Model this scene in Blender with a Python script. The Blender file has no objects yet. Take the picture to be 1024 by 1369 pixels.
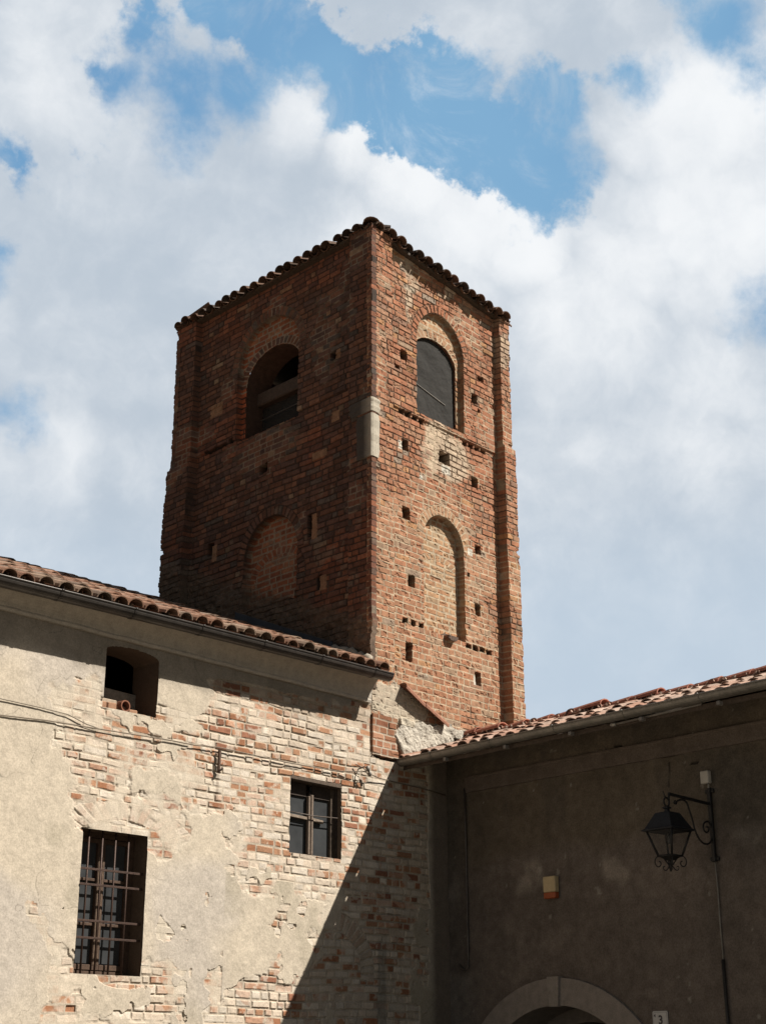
import bpy, math, random
import numpy as np
from mathutils import Vector, Matrix

S = bpy.context.scene
COL = S.collection
R = math.radians

# ------------------------------------------------------------------ camera
cam_d = bpy.data.cameras.new('camera')
cam = bpy.data.objects.new('camera', cam_d)
COL.objects.link(cam)
CR = Vector((0.65799, -0.75302, -0.00296)); CF = Vector((0.70565, 0.61645, 0.34929))
CR = (CR - CF * CR.dot(CF)).normalized(); CU = CR.cross(CF)
cam.matrix_world = Matrix(((CR.x, CU.x, -CF.x, -12.389), (CR.y, CU.y, -CF.y, -11.005),
                           (CR.z, CU.z, -CF.z, 1.6), (0, 0, 0, 1)))
cam_d.sensor_fit = 'VERTICAL'; cam_d.sensor_height = 24.0; cam_d.sensor_width = 18.0
cam_d.lens = 24.0 * 1948.05 / 1369.0
cam_d.clip_start = 0.1; cam_d.clip_end = 3000
S.camera = cam
S.cycles.diffuse_bounces = 1

# ------------------------------------------------------------------ light
SUN_DIR = Vector((-0.675, 0.993, -1.299)).normalized()     # the way the light travels
sd = bpy.data.lights.new('sun', 'SUN'); sd.energy = 5.0; sd.angle = R(0.5); sd.color = (1.0, 0.94, 0.85)
sun = bpy.data.objects.new('sun', sd); COL.objects.link(sun)
sun.rotation_euler = SUN_DIR.to_track_quat('-Z', 'Y').to_euler(); sun.location = (10, -15, 30)
S.view_settings.view_transform = 'Standard'; S.view_settings.look = 'None'
S.view_settings.exposure = 0.74; S.view_settings.gamma = 1.0

HOLES = [(0.5343, 0.6002, 0.5953, 0.0192), (0.5089, 0.6219, 0.5953, 0.0162), (0.5326, 0.5728, 0.6231, 0.022), (0.5527, 0.5573, 0.6196, 0.0351), (0.5903, 0.542, 0.5981, 0.0286), (0.6153, 0.5148, 0.5969, 0.0306), (0.6448, 0.4978, 0.5801, 0.0356), (0.672, 0.4832, 0.5612, 0.0378), (0.6949, 0.4719, 0.5426, 0.0299), (0.7097, 0.4692, 0.5254, 0.016), (0.6786, 0.4493, 0.5811, 0.0246), (0.4787, 0.6228, 0.6188, 0.022), (0.4831, 0.6444, 0.5927, 0.018), (0.5163, 0.6304, 0.5797, 0.022), (0.5079, 0.5879, 0.6296, 0.022), (0.4427, 0.7091, 0.5488, 0.0145), (0.4763, 0.6854, 0.5508, 0.0078), (0.4645, 0.7379, 0.4896, 0.0069), (0.4988, 0.7699, 0.3982, 0.0059), (0.7166, 0.3401, 0.609, 0.02), (0.7345, 0.337, 0.589, 0.0143), (0.7007, 0.347, 0.6233, 0.0143), (0.71, 0.3943, 0.5834, 0.0068), (0.806, 0.3716, 0.4607, 0.0098), (0.6996, 0.3925, 0.597, 0.0058)]
WHITE = [(0.6473, 0.5228, 0.5547, 0.0599, 1.0), (0.6828, 0.5103, 0.5228, 0.0503, 1.0), (0.7088, 0.4929, 0.5046, 0.0403, 0.9), (0.6158, 0.5449, 0.5691, 0.0398, 0.7), (0.6652, 0.5482, 0.5069, 0.0758, 0.8), (0.7388, 0.3743, 0.5605, 0.0633, 0.9), (0.769, 0.3791, 0.5147, 0.0736, 0.9), (0.7491, 0.4303, 0.5036, 0.0548, 0.7), (0.5727, 0.5794, 0.58, 0.0297, 0.6), (0.4417, 0.6655, 0.6017, 0.067, 0.35), (0.7478, 0.4798, 0.4589, 0.0657, 0.6), (0.522, 0.7685, 0.3701, 0.0449, 0.5), (0.8175, 0.4169, 0.3973, 0.0699, 0.5), (0.6294, 0.4533, 0.6312, 0.0582, 0.2), (0.5761, 0.7262, 0.3752, 0.0303, 0.25), (0.7742, 0.5153, 0.3675, 0.0611, 0.35)]

class NT:
    """small helper for building node trees"""
    def __init__(s, tree): s.t = tree; s.n = tree.nodes; s.l = tree.links
    def node(s, kind, **kw):
        n = s.n.new(kind)
        for k, v in kw.items(): setattr(n, k, v)
        return n
    def set(s, sock, v):
        if hasattr(v, 'is_output'): s.l.new(v, sock)
        else: sock.default_value = v
    def math(s, op, a, b=0.0, c=None, clamp=False):
        n = s.node('ShaderNodeMath', operation=op); n.use_clamp = clamp
        s.set(n.inputs[0], a); s.set(n.inputs[1], b)
        if c is not None: s.set(n.inputs[2], c)
        return n.outputs[0]
    def vmath(s, op, a, b):
        n = s.node('ShaderNodeVectorMath', operation=op)
        s.set(n.inputs[0], a); s.set(n.inputs[1], b)
        return n.outputs['Value'] if op in ('DISTANCE', 'DOT_PRODUCT', 'LENGTH') else n.outputs[0]
    def noise(s, vec, scale, detail=4.0, rough=0.55, dist=0.0, out='Fac'):
        n = s.node('ShaderNodeTexNoise'); s.set(n.inputs['Vector'], vec)
        n.inputs['Scale'].default_value = scale; n.inputs['Detail'].default_value = detail
        n.inputs['Roughness'].default_value = rough; n.inputs['Distortion'].default_value = dist
        return n.outputs[out]
    def smooth(s, v, a, b, lo=0.0, hi=1.0):
        n = s.node('ShaderNodeMapRange', interpolation_type='SMOOTHSTEP')
        s.set(n.inputs[0], v); s.set(n.inputs[1], a); s.set(n.inputs[2], b); s.set(n.inputs[3], lo); s.set(n.inputs[4], hi)
        return n.outputs[0]
    def mix(s, f, a, b, mode='MIX'):
        n = s.node('ShaderNodeMix', data_type='RGBA', blend_type=mode)
        s.set(n.inputs[0], f); s.set(n.inputs[6], a); s.set(n.inputs[7], b)
        return n.outputs[2]

W = bpy.data.worlds.new('World'); S.world = W; W.use_nodes = True
t = NT(W.node_tree); W.node_tree.nodes.clear()
sky = t.node('ShaderNodeTexSky', sky_type='NISHITA'); sky.sun_disc = False
sky.sun_elevation = R(46.8); sky.sun_rotation = math.atan2(-SUN_DIR.x, -SUN_DIR.y)
sky.air_density = 1.0; sky.dust_density = 0.6; sky.ozone_density = 1.2
dirv = t.node('ShaderNodeTexCoord').outputs['Generated']
dirv = t.vmath('NORMALIZE', dirv, (0, 0, 0))
w1 = t.noise(dirv, 9.0, 6.0, 0.58, 0.15, 'Color')
wv = t.vmath('SCALE', t.vmath('SUBTRACT', w1, (0.5, 0.5, 0.5)), (0, 0, 0))
wv.node.inputs['Scale'].default_value = 0.055
dw = t.vmath('ADD', dirv, wv)
h = None
for (x, y, z, r) in HOLES:                     # gaps of blue between the clouds
    d = t.math('SUBTRACT', t.vmath('DISTANCE', dw, (x, y, z)), r)
    h = d if h is None else t.math('SMOOTH_MIN', h, d, 0.02)
n2 = t.noise(dirv, 24.0, 9.0, 0.62)
h2 = t.math('ADD', h, t.math('MULTIPLY', t.math('SUBTRACT', n2, 0.5), 0.075))
soft = t.smooth(t.noise(dirv, 7.0, 2.0), 0.42, 0.62, 0.004, 0.020)
cov = t.smooth(h2, t.math('MULTIPLY', soft, -1.0), soft)
veil = t.smooth(t.noise(dirv, 15.0, 8.0, 0.68, 0.6), 0.47, 0.78, 0.0, 0.55)
cov = t.math('MAXIMUM', cov, veil)
b = None
for (x, y, z, r, s_) in WHITE:                 # sunlit heads of the cumulus
    d = t.smooth(t.vmath('DISTANCE', dw, (x, y, z)), r * 1.25, r * 0.25, 0.0, s_)
    b = d if b is None else t.math('MAXIMUM', b, d)
n3 = t.noise(dw, 10.0, 10.0, 0.58)
n4 = t.noise(t.vmath('ADD', dw, (0.014, -0.018, 0.016)), 10.0, 10.0, 0.58)          # the same billows a little towards the sun
b = t.math('ADD', t.math('MULTIPLY', b, .90), t.math('MULTIPLY', t.math('SUBTRACT', n3, 0.45), .75))
b = t.math('ADD', b, t.math('MULTIPLY', t.math('SUBTRACT', n3, n4), 1.15))
b = t.smooth(b, -.25, 1.05)
lowz = t.smooth(t.node('ShaderNodeSeparateXYZ').outputs[2], 0.20, 0.40)
sep = lowz.node.inputs[0].links[0].from_node; t.set(sep.inputs[0], dirv)
grey = t.mix(lowz, (0.43, 0.52, 0.625, 1), (0.46, 0.525, 0.60, 1))
hz = t.smooth(sep.outputs[2], 0.37, 0.25, 0.0, 0.65)
cl = t.mix(b, grey, (0.83, 0.85, 0.87, 1))
SKY_STRENGTH = 0.05
skyc = t.mix(1.0, sky.outputs[0], (0.66, 0.98, 1.12, 1), 'MULTIPLY')
# away from the cloud over the tower the unseen sky is dimmed for shade fill
bank = t.smooth(t.vmath('DOT_PRODUCT', dirv, (0.706, 0.616, 0.349)), 0.80, 0.90)
far_cov = t.smooth(t.noise(dirv, 3.0, 6.0, 0.6), 0.36, 0.52, 0.0, 0.95)
far_col = t.mix(t.noise(dirv, 5.0, 6.0, 0.6), (.11, .104, .096, 1), (.19, .18, .168, 1))      # unseen grey cloud, added to set the fill light in the shade
cl = t.mix(bank, far_col, cl)
cov_all = t.mix(bank, far_cov, cov)
thin = t.mix(t.smooth(t.noise(dirv, 5.0, 3.0), .35, .65), (.155 / SKY_STRENGTH, .32 / SKY_STRENGTH, .53 / SKY_STRENGTH, 1), (.20 / SKY_STRENGTH, .385 / SKY_STRENGTH, .585 / SKY_STRENGTH, 1))
skyc = t.mix(bank, skyc, thin)                # thin bright haze in the gaps of that bank
cl = t.mix(t.math('MULTIPLY', hz, bank), cl, (.50, .59, .685, 1))        # even pale haze low in the sky
clouds = t.mix(1.0, cl, (1 / SKY_STRENGTH,) * 3 + (1,), 'MULTIPLY')
final = t.mix(cov_all, skyc, clouds)
bg = t.node('ShaderNodeBackground'); t.set(bg.inputs[0], t.mix(1.0, final, (.66, .66, .66, 1), 'MULTIPLY')); bg.inputs[1].default_value = SKY_STRENGTH
out = t.node('ShaderNodeOutputWorld'); t.l.new(bg.outputs[0], out.inputs[0])

# ------------------------------------------------------------------ numpy noise
def _hash(i, j, seed):
    h_ = (i.astype(np.int64) * 374761393 + j.astype(np.int64) * 668265263 + seed * 974634777) & 0xffffffff
    h_ = ((h_ ^ (h_ >> 13)) * 1274126177) & 0xffffffff
    h_ = h_ ^ (h_ >> 16)
    return (h_ & 0xffffff) / float(0xffffff)
def vnoise(u, v, seed):
    i = np.floor(u); j = np.floor(v); a = u - i; b_ = v - j
    a = a * a * (3 - 2 * a); b_ = b_ * b_ * (3 - 2 * b_)
    return (_hash(i, j, seed) * (1 - a) + _hash(i + 1, j, seed) * a) * (1 - b_) + (_hash(i, j + 1, seed) * (1 - a) + _hash(i + 1, j + 1, seed) * a) * b_
def fbm(u, v, scale, octv=4, seed=1, gain=0.5):
    s = 0; amp = 1; tot = 0; f = 1.0 / scale
    for k in range(octv):
        s = s + amp * vnoise(u * f + 17.3 * k, v * f - 9.1 * k, seed + 31 * k); tot += amp; amp *= gain; f *= 2.03
    return s / tot
def sst(x, a, b_):
    t_ = np.clip((x - a) / (b_ - a), 0, 1); return t_ * t_ * (3 - 2 * t_)
def lerp(a, b_, m):
    m = m[..., None] if getattr(m, 'ndim', 0) < getattr(a, 'ndim', 0) or (hasattr(b_, '__len__') and m.ndim == 2) else m
    return a * (1 - m) + np.asarray(b_) * m
def poly_dist(U, V, poly):
    """signed distance to polygon, positive inside"""
    P = np.array(poly, float); n = len(P); inside = np.zeros(U.shape, bool); D = np.full(U.shape, 1e9)
    for k in range(n):
        a = P[k]; c = P[(k + 1) % n]; e = c - a
        tt = np.clip(((U - a[0]) * e[0] + (V - a[1]) * e[1]) / (e @ e), 0, 1)
        D = np.minimum(D, np.hypot(U - a[0] - tt * e[0], V - a[1] - tt * e[1]))
        cond = (a[1] > V) != (c[1] > V)
        xi = a[0] + (V - a[1]) / (e[1] if abs(e[1]) > 1e-9 else 1e-9) * e[0]
        inside ^= cond & (U < xi)
    return np.where(inside, D, -D)
def in_arch(U, V, u0, u1, v0, vs, rise, grow=0.0):
    c = (u0 + u1) / 2; r = (u1 - u0) / 2 + grow
    return (np.abs(U - c) < r) & (V > v0 - grow) & ((V < vs) | (((U - c) / r) ** 2 + (np.maximum(V - vs, 0) / (rise + grow)) ** 2 < 1))
def arch_pts(u0, u1, v0, vs, rise, n=20):
    c = (u0 + u1) / 2; r = (u1 - u0) / 2
    p = [(u0, v0), (u1, v0)]
    p += [(c + r * math.cos(math.pi * k / n), vs + rise * math.sin(math.pi * k / n)) for k in range(n + 1)]
    return p

def bricks(U, V, hh, seed, lens=(0.255, 0.12), joint=0.010, sag=0.02):
    """brick bond over a wall face: distance to the nearest joint and random numbers per brick"""
    rng = np.random.default_rng(seed)
    Vw = V + sag * (fbm(U, V, 1.1, 2, seed) - .5) * 2 + .005 * (fbm(U, V, .16, 2, seed + 3) - .5) * 2
    Uw = U + .005 * (fbm(U, V, .10, 2, seed + 5) - .5) * 2
    n = int((Vw.max() - Vw.min()) / hh * 1.2) + 8
    rows = Vw.min() - .05 + np.concatenate([[0], np.cumsum(hh * (1 + .045 * rng.normal(size=n)).clip(.8, 1.2))])
    row = np.clip(np.searchsorted(rows, Vw, side='right') - 1, 0, n - 1)
    dv = np.minimum(Vw - rows[row], rows[row + 1] - Vw)
    u0 = Uw.min() - .4; nb = int((Uw.max() - u0) / lens[1]) + 6
    tab = rng.random((n, nb, 4))
    du = np.zeros_like(U); RR = np.zeros(U.shape + (4,))
    order = np.argsort(row, axis=None, kind='stable'); flat = row.ravel()[order]
    cuts = np.searchsorted(flat, np.arange(n + 1))
    uf = Uw.ravel(); duf = du.ravel(); rf = RR.reshape(-1, 4)
    for k in range(n):
        ids = order[cuts[k]:cuts[k + 1]]
        if not len(ids): continue
        L = np.where(rng.random(nb) < (.75 if k % 2 else .25), lens[0], lens[1]) * (1 + .10 * rng.normal(size=nb)).clip(.7, 1.3)
        ed = u0 - rng.random() * .25 + np.concatenate([[0], np.cumsum(L)])
        q = np.clip(np.searchsorted(ed, uf[ids], side='right') - 1, 0, nb - 1)
        duf[ids] = np.minimum(uf[ids] - ed[q], ed[q + 1] - uf[ids]); rf[ids] = tab[k, q]
    j2 = joint / 2 * (0.6 + .9 * fbm(U, V, .3, 2, seed + 9))
    return np.minimum(dv, du) - j2, RR

def ring(U, V, c, vs, rx, ry, thick, wid, seed, d, RR, vmin=None):
    """voussoirs on edge round an arch; returns mask, overwrites d and RR there"""
    rng = np.random.default_rng(seed)
    rho = np.sqrt(((U - c) / rx) ** 2 + ((V - vs) / ry) ** 2)
    th = np.arctan2((V - vs) / ry, (U - c) / rx)
    out_ = (rho - 1) * (rx + ry) / 2
    m = (out_ > 0) & (out_ < thick) & (V > (vs if vmin is None else vmin))
    x = th * (rx + ry) / 2 / wid; k = np.floor(x).astype(int); f = x - k
    dd = np.minimum(np.minimum(f, 1 - f) * wid, np.minimum(out_, thick - out_)) - .006
    tab = rng.random((200, 4))
    d[m] = dd[m]; RR[m] = tab[(k[m] + 60) % 200]
    return m

def palette(r, cols):
    """pick a colour per brick from [(weight, rgb), ...]"""
    w = np.array([c[0] for c in cols], float); w = np.cumsum(w / w.sum())
    k = np.clip(np.searchsorted(w, r), 0, len(cols) - 1)
    return np.array([c[1] for c in cols])[k]

def jit(r, a, b_, c):
    f = r.uniform(a, b_); return tuple(x * f for x in c)

# ------------------------------------------------------------------ mesh helpers
def link(name, me, mat, parent=None):
    o = bpy.data.objects.new(name, me); COL.objects.link(o)
    if mat: me.materials.append(mat)
    if parent: o.parent = parent
    return o
def empty(name, label, cat, group=None):
    o = bpy.data.objects.new(name, None); COL.objects.link(o); o['label'] = label; o['category'] = cat
    if group: o['group'] = group
    return o
def tag(o, label=None, cat=None, group=None, kind=None):
    if label: o['label'] = label
    if cat: o['category'] = cat
    if group: o['group'] = group
    if kind: o['kind'] = kind
    return o
def mesh_np(name, verts, quads, colr):
    me = bpy.data.meshes.new(name)
    me.vertices.add(len(verts)); me.vertices.foreach_set('co', np.ascontiguousarray(verts, np.float32).ravel())
    me.loops.add(len(quads) * 4); me.loops.foreach_set('vertex_index', np.ascontiguousarray(quads, np.int32).ravel())
    me.polygons.add(len(quads)); me.polygons.foreach_set('loop_start', np.arange(0, len(quads) * 4, 4, dtype=np.int32))
    me.polygons.foreach_set('loop_total', np.full(len(quads), 4, np.int32))
    a = me.attributes.new('col', 'FLOAT_COLOR', 'POINT')
    c = np.ones((len(verts), 4), np.float32); c[:, :3] = colr
    a.data.foreach_set('color', c.ravel())
    me.update(calc_edges=True)
    me.shade_flat()
    return me
def relief(name, us, vs, H, C, keep, O, Ud, Nd, mat, parent, flip=False, DU=None, skirt=0.08):
    """a wall face as a fine relief: position = O + u*Ud + v*Z + H*Nd"""
    U, V = np.meshgrid(us, vs)
    if DU is not None: U = U + DU
    pad = lambda a: np.pad(a, [(1, 1), (1, 1)] + [(0, 0)] * (a.ndim - 2), mode='edge')
    U, V, H, C = pad(U), pad(V), pad(H), pad(C)
    H = H.copy(); H[0] -= skirt; H[-1] -= skirt; H[1:-1, 0] -= skirt; H[1:-1, -1] -= skirt
    keep = np.pad(keep, 1, mode='edge')
    O = np.array(O); Ud = np.array(Ud); Nd = np.array(Nd)
    P = O + U[..., None] * Ud + H[..., None] * Nd; P[..., 2] += V
    nv, nu = U.shape
    idx = np.arange(nv * nu).reshape(nv, nu)
    q = np.stack([idx[:-1, :-1], idx[:-1, 1:], idx[1:, 1:], idx[1:, :-1]], -1).reshape(-1, 4)
    kk = (keep[:-1, :-1] & keep[:-1, 1:] & keep[1:, 1:] & keep[1:, :-1]).ravel()
    q = q[kk]
    if flip: q = q[:, ::-1]
    used = np.zeros(nv * nu, bool); used[q.ravel()] = True
    remap = np.cumsum(used) - 1
    me = mesh_np(name, P.reshape(-1, 3)[used], remap[q], C.reshape(-1, 3)[used])
    return link(name, me, mat, parent)

class MB:
    """collects shapes with a colour per face corner into one mesh"""
    def __init__(s): s.v = []; s.f = []; s.c = []; s.smooth = []
    def add(s, verts, faces, c=(1, 1, 1), smooth=False):
        b0 = len(s.v); s.v += [tuple(x) for x in verts]; s.c += [c] * len(verts)
        s.f += [tuple(b0 + i for i in f) for f in faces]; s.smooth += [smooth] * len(faces)
    def box(s, c0, ax, ay, az, c=(1, 1, 1), bev=0.0):
        """box from its centre and three half-axis vectors, with chamfered edges"""
        c0, ax, ay, az = map(Vector, (c0, ax, ay, az))
        if bev <= 0:
            vs = [c0 + sx * ax + sy * ay + sz * az for sx in (-1, 1) for sy in (-1, 1) for sz in (-1, 1)]
            s.add(vs, [(0, 1, 3, 2), (4, 6, 7, 5), (0, 4, 5, 1), (2, 3, 7, 6), (0, 2, 6, 4), (1, 5, 7, 3)], c); return
        L = [ax.length, ay.length, az.length]; A = [ax / L[0], ay / L[1], az / L[2]]
        vs = []; ix = {}
        for sx in (-1, 1):
            for sy in (-1, 1):
                for sz in (-1, 1):
                    sg = (sx, sy, sz)
                    for k in range(3):
                        p = c0.copy()
                        for m in range(3): p += A[m] * sg[m] * (L[m] if m == k else L[m] - bev)
                        ix[(sg, k)] = len(vs); vs.append(p)
        fs = []
        for k in range(3):
            a, b_ = [(1, 2), (2, 0), (0, 1)][k]
            for s0 in (-1, 1):
                cyc = [(-1, -1), (1, -1), (1, 1), (-1, 1)]
                f = []
                for (p, q) in cyc:
                    sg = [0, 0, 0]; sg[k] = s0; sg[a] = p; sg[b_] = q; f.append(ix[(tuple(sg), k)])
                fs.append(f if s0 > 0 else f[::-1])
        for k in range(3):                      # edges
            a, b_ = [(1, 2), (2, 0), (0, 1)][k]
            for p in (-1, 1):
                for q in (-1, 1):
                    g0 = [0, 0, 0]; g0[a] = p; g0[b_] = q; g1 = list(g0); g0[k] = -1; g1[k] = 1
                    g0, g1 = tuple(g0), tuple(g1)
                    f = [ix[(g0, a)], ix[(g1, a)], ix[(g1, b_)], ix[(g0, b_)]]
                    fs.append(f if p * q < 0 else f[::-1])
        for sx in (-1, 1):
            for sy in (-1, 1):
                for sz in (-1, 1):
                    g = (sx, sy, sz); f = [ix[(g, 0)], ix[(g, 1)], ix[(g, 2)]]
                    fs.append(f if sx * sy * sz > 0 else f[::-1])
        s.add(vs, fs, c)
    def tube(s, pts, r, n=8, c=(1, 1, 1), cap=True):
        pts = [Vector(p) for p in pts]; rs = r if hasattr(r, '__len__') else [r] * len(pts)
        vs = []; fs = []; prev = None
        for i, p in enumerate(pts):
            d = (pts[min(i + 1, len(pts) - 1)] - pts[max(i - 1, 0)]).normalized()
            if prev is None:
                prev = d.orthogonal().normalized()
            x = (prev - d * prev.dot(d)).normalized(); prev = x; y = d.cross(x)
            for k in range(n):
                a = 2 * math.pi * k / n; vs.append(p + (x * math.cos(a) + y * math.sin(a)) * rs[i])
        for i in range(len(pts) - 1):
            for k in range(n):
                k2 = (k + 1) % n; fs.append((i * n + k, i * n + k2, (i + 1) * n + k2, (i + 1) * n + k))
        if cap: fs.append(tuple(range(n))[::-1]); fs.append(tuple((len(pts) - 1) * n + k for k in range(n)))
        s.add(vs, fs, c, True)
    def sweep(s, prof, a, b_, X, Y, c=(1, 1, 1), closed=True, cap=True, n=1, wob=0.0, seed=0):
        """profile of (x, y) carried from a to b_"""
        a, b_, X, Y = map(Vector, (a, b_, X, Y)); rnd = random.Random(seed); m = len(prof); vs = []; fs = []
        for i in range(n + 1):
            p = a.lerp(b_, i / n); ox = rnd.uniform(-wob, wob); oy = rnd.uniform(-wob, wob)
            vs += [p + X * (x + ox) + Y * (y + oy) for (x, y) in prof]
        for i in range(n):
            for k in range(m if closed else m - 1):
                k2 = (k + 1) % m; fs.append((i * m + k, i * m + k2, (i + 1) * m + k2, (i + 1) * m + k))
        if cap and closed: fs.append(tuple(range(m))[::-1]); fs.append(tuple(n * m + k for k in range(m)))
        s.add(vs, fs, c)
    def tile(s, P, D, Sd, N, L, r0, r1, th, c, concave=False, seg=7, ends=True):
        """one barrel tile: half a tapering clay pipe with thickness"""
        vs = []; fs = []; sg = -1 if concave else 1
        for (q, r) in ((0.0, r0), (L, r1)):
            for rr in (r, r - th):
                for k in range(seg + 1):
                    a = math.pi * k / seg
                    vs.append(P + D * q + Sd * (math.cos(a) * rr) + N * (sg * math.sin(a) * rr * 0.76))
        m = seg + 1
        for k in range(seg):
            fs.append((k, k + 1, 2 * m + k + 1, 2 * m + k))
            fs.append((m + k + 1, m + k, 3 * m + k, 3 * m + k + 1))
            fs.append((k + 1, k, m + k, m + k + 1))
            fs.append((2 * m + k, 2 * m + k + 1, 3 * m + k + 1, 3 * m + k))
        fs += [(0, 2 * m, 3 * m, m), (m - 1, 2 * m - 1, 4 * m - 1, 3 * m - 1)]
        s.add(vs, fs, c)
    def build(s, name, mat, parent=None, recalc=True):
        me = bpy.data.meshes.new(name); me.from_pydata([tuple(v) for v in s.v], [], s.f)
        a = me.attributes.new('col', 'FLOAT_COLOR', 'POINT')
        a.data.foreach_set('color', np.array([tuple(c) + (1.0,) for c in s.c], np.float32).ravel())
        me.polygons.foreach_set('use_smooth', s.smooth)
        if recalc:
            import bmesh
            bm = bmesh.new(); bm.from_mesh(me); bmesh.ops.recalc_face_normals(bm, faces=bm.faces); bm.to_mesh(me); bm.free()
        me.update()
        return link(name, me, mat, parent)

def tile_roof(mb, O, Ud, Ld, width, length, pitch, colf, seed, skip=None, r=0.088, th=0.014, expo=0.34, pans=True, jit=0.012, back=.05):
    O, Ud, Ld = Vector(O), Vector(Ud).normalized(), Vector(Ld).normalized(); N = Ud.cross(Ld).normalized()
    if N.z < 0: N = -N
    rnd = random.Random(seed); nc = int(width / pitch); nr = int(length / expo) + 1
    for i in range(nc + 1):
        cu = i * pitch + rnd.gauss(0, jit)
        cj = rnd.gauss(0, jit * 0.7)
        for j in range(nr):
            u = cu + rnd.gauss(0, jit * .5); l = j * expo + rnd.gauss(0, jit) + (cj if j == 0 else 0)
            if skip and skip(u, l): continue
            tw = rnd.gauss(0, 0.025)
            D = (Ld + Ud * tw + N * (-0.035 + rnd.gauss(0, .008))).normalized(); Sd = (Ud - Ld * tw).normalized()
            c = colf(rnd)
            mb.tile(O + Ud * u + Ld * (l - 0.02) + N * (0.05 + rnd.gauss(0, .006)), D, Sd, N, expo + 0.10, r * rnd.uniform(.94, 1.06), r * 0.80, th, c)
            if pans:
                mb.tile(O + Ud * (u + pitch / 2) + Ld * (l + (back if j == 0 else .015)) + N * (0.062 + rnd.gauss(0, .004)), D, Sd, N, expo + 0.10, r * .95, r * 0.80, th, colf(rnd), concave=True)

# ------------------------------------------------------------------ materials
def mat_col(name, rough=0.9, spec=0.25, n1=(18, .35), n2=(120, .3), bump=0.0, bscale=150, metal=0.0, tint=None):
    """base colour from the 'col' attribute (kind of brick, plaster, tile) broken up by noise"""
    m = bpy.data.materials.new(name); m.use_nodes = True; q = NT(m.node_tree); q.n.clear()
    at = q.node('ShaderNodeAttribute', attribute_name='col').outputs['Color']
    tc = q.node('ShaderNodeTexCoord').outputs['Object']
    a = q.smooth(q.noise(tc, n1[0], 5, .6), .25, .75, 1 - n1[1], 1 + n1[1])
    b2 = q.smooth(q.noise(tc, n2[0], 4, .6), .25, .75, 1 - n2[1], 1 + n2[1])
    f = q.math('MULTIPLY', a, b2)
    comb = q.node('ShaderNodeCombineXYZ')
    f2 = q.math('MULTIPLY', f, 0.72)
    for k in range(3): q.set(comb.inputs[k], f2)
    c = q.mix(1.0, at, comb.outputs[0], 'MULTIPLY')
    p = q.node('ShaderNodeBsdfPrincipled'); q.set(p.inputs['Base Color'], c)
    p.inputs['Roughness'].default_value = rough; p.inputs['Specular IOR Level'].default_value = spec; p.inputs['Metallic'].default_value = metal
    if bump > 0:
        bn = q.node('ShaderNodeBump'); bn.inputs['Strength'].default_value = bump; bn.inputs['Distance'].default_value = 0.01
        q.set(bn.inputs['Height'], q.noise(tc, bscale, 5, .65)); q.l.new(bn.outputs[0], p.inputs['Normal'])
    o = q.node('ShaderNodeOutputMaterial'); q.l.new(p.outputs[0], o.inputs[0])
    return m
M_BRICK = mat_col('brickwork', .93, .15, (14, .22), (90, .28), .25, 160)
M_WALL = mat_col('old_plaster_and_brick', .94, .15, (9, .10), (70, .16), .25, 130)
M_SHADE = mat_col('rough_render', .95, .1, (6, .18), (60, .22), .4, 90)
M_TILE = mat_col('clay_tiles', .88, .2, (22, .25), (110, .25), .3, 120)
M_STONE = mat_col('stone', .9, .2, (12, .12), (80, .14), .35, 90)
M_IRON = mat_col('wrought_iron', .55, .4, (30, .25), (140, .3), .25, 120, 0.3)
M_METAL = mat_col('sheet_metal', .42, .5, (5, .25), (40, .12), .08, 30, 0.35)
M_WOOD = mat_col('weathered_wood', .8, .25, (25, .25), (120, .3), .3, 100)
M_PAINT = mat_col('enamel', .4, .5, (20, .06), (90, .05), 0)
M_PLASTIC = mat_col('plastic', .45, .4, (20, .08), (90, .06), 0)
M_CABLE = mat_col('cable_sheath', .7, .3, (20, .15), (90, .1), 0)
def mat_glass():
    m = bpy.data.materials.new('dusty_window_glass'); m.use_nodes = True; q = NT(m.node_tree); q.n.clear()
    tc = q.node('ShaderNodeTexCoord').outputs['Object']
    p = q.node('ShaderNodeBsdfPrincipled')
    q.set(p.inputs['Base Color'], q.mix(q.noise(tc, 5, 5, .6), (.022, .024, .026, 1), (.07, .073, .075, 1)))
    p.inputs['Roughness'].default_value = .12; p.inputs['Specular IOR Level'].default_value = .6
    bn = q.node('ShaderNodeBump'); bn.inputs['Strength'].default_value = .15; bn.inputs['Distance'].default_value = .01
    q.set(bn.inputs['Height'], q.noise(tc, 4, 2, .5)); q.l.new(bn.outputs[0], p.inputs['Normal'])
    o = q.node('ShaderNodeOutputMaterial'); q.l.new(p.outputs[0], o.inputs[0]); return m
M_GLASS = mat_glass()
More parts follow.
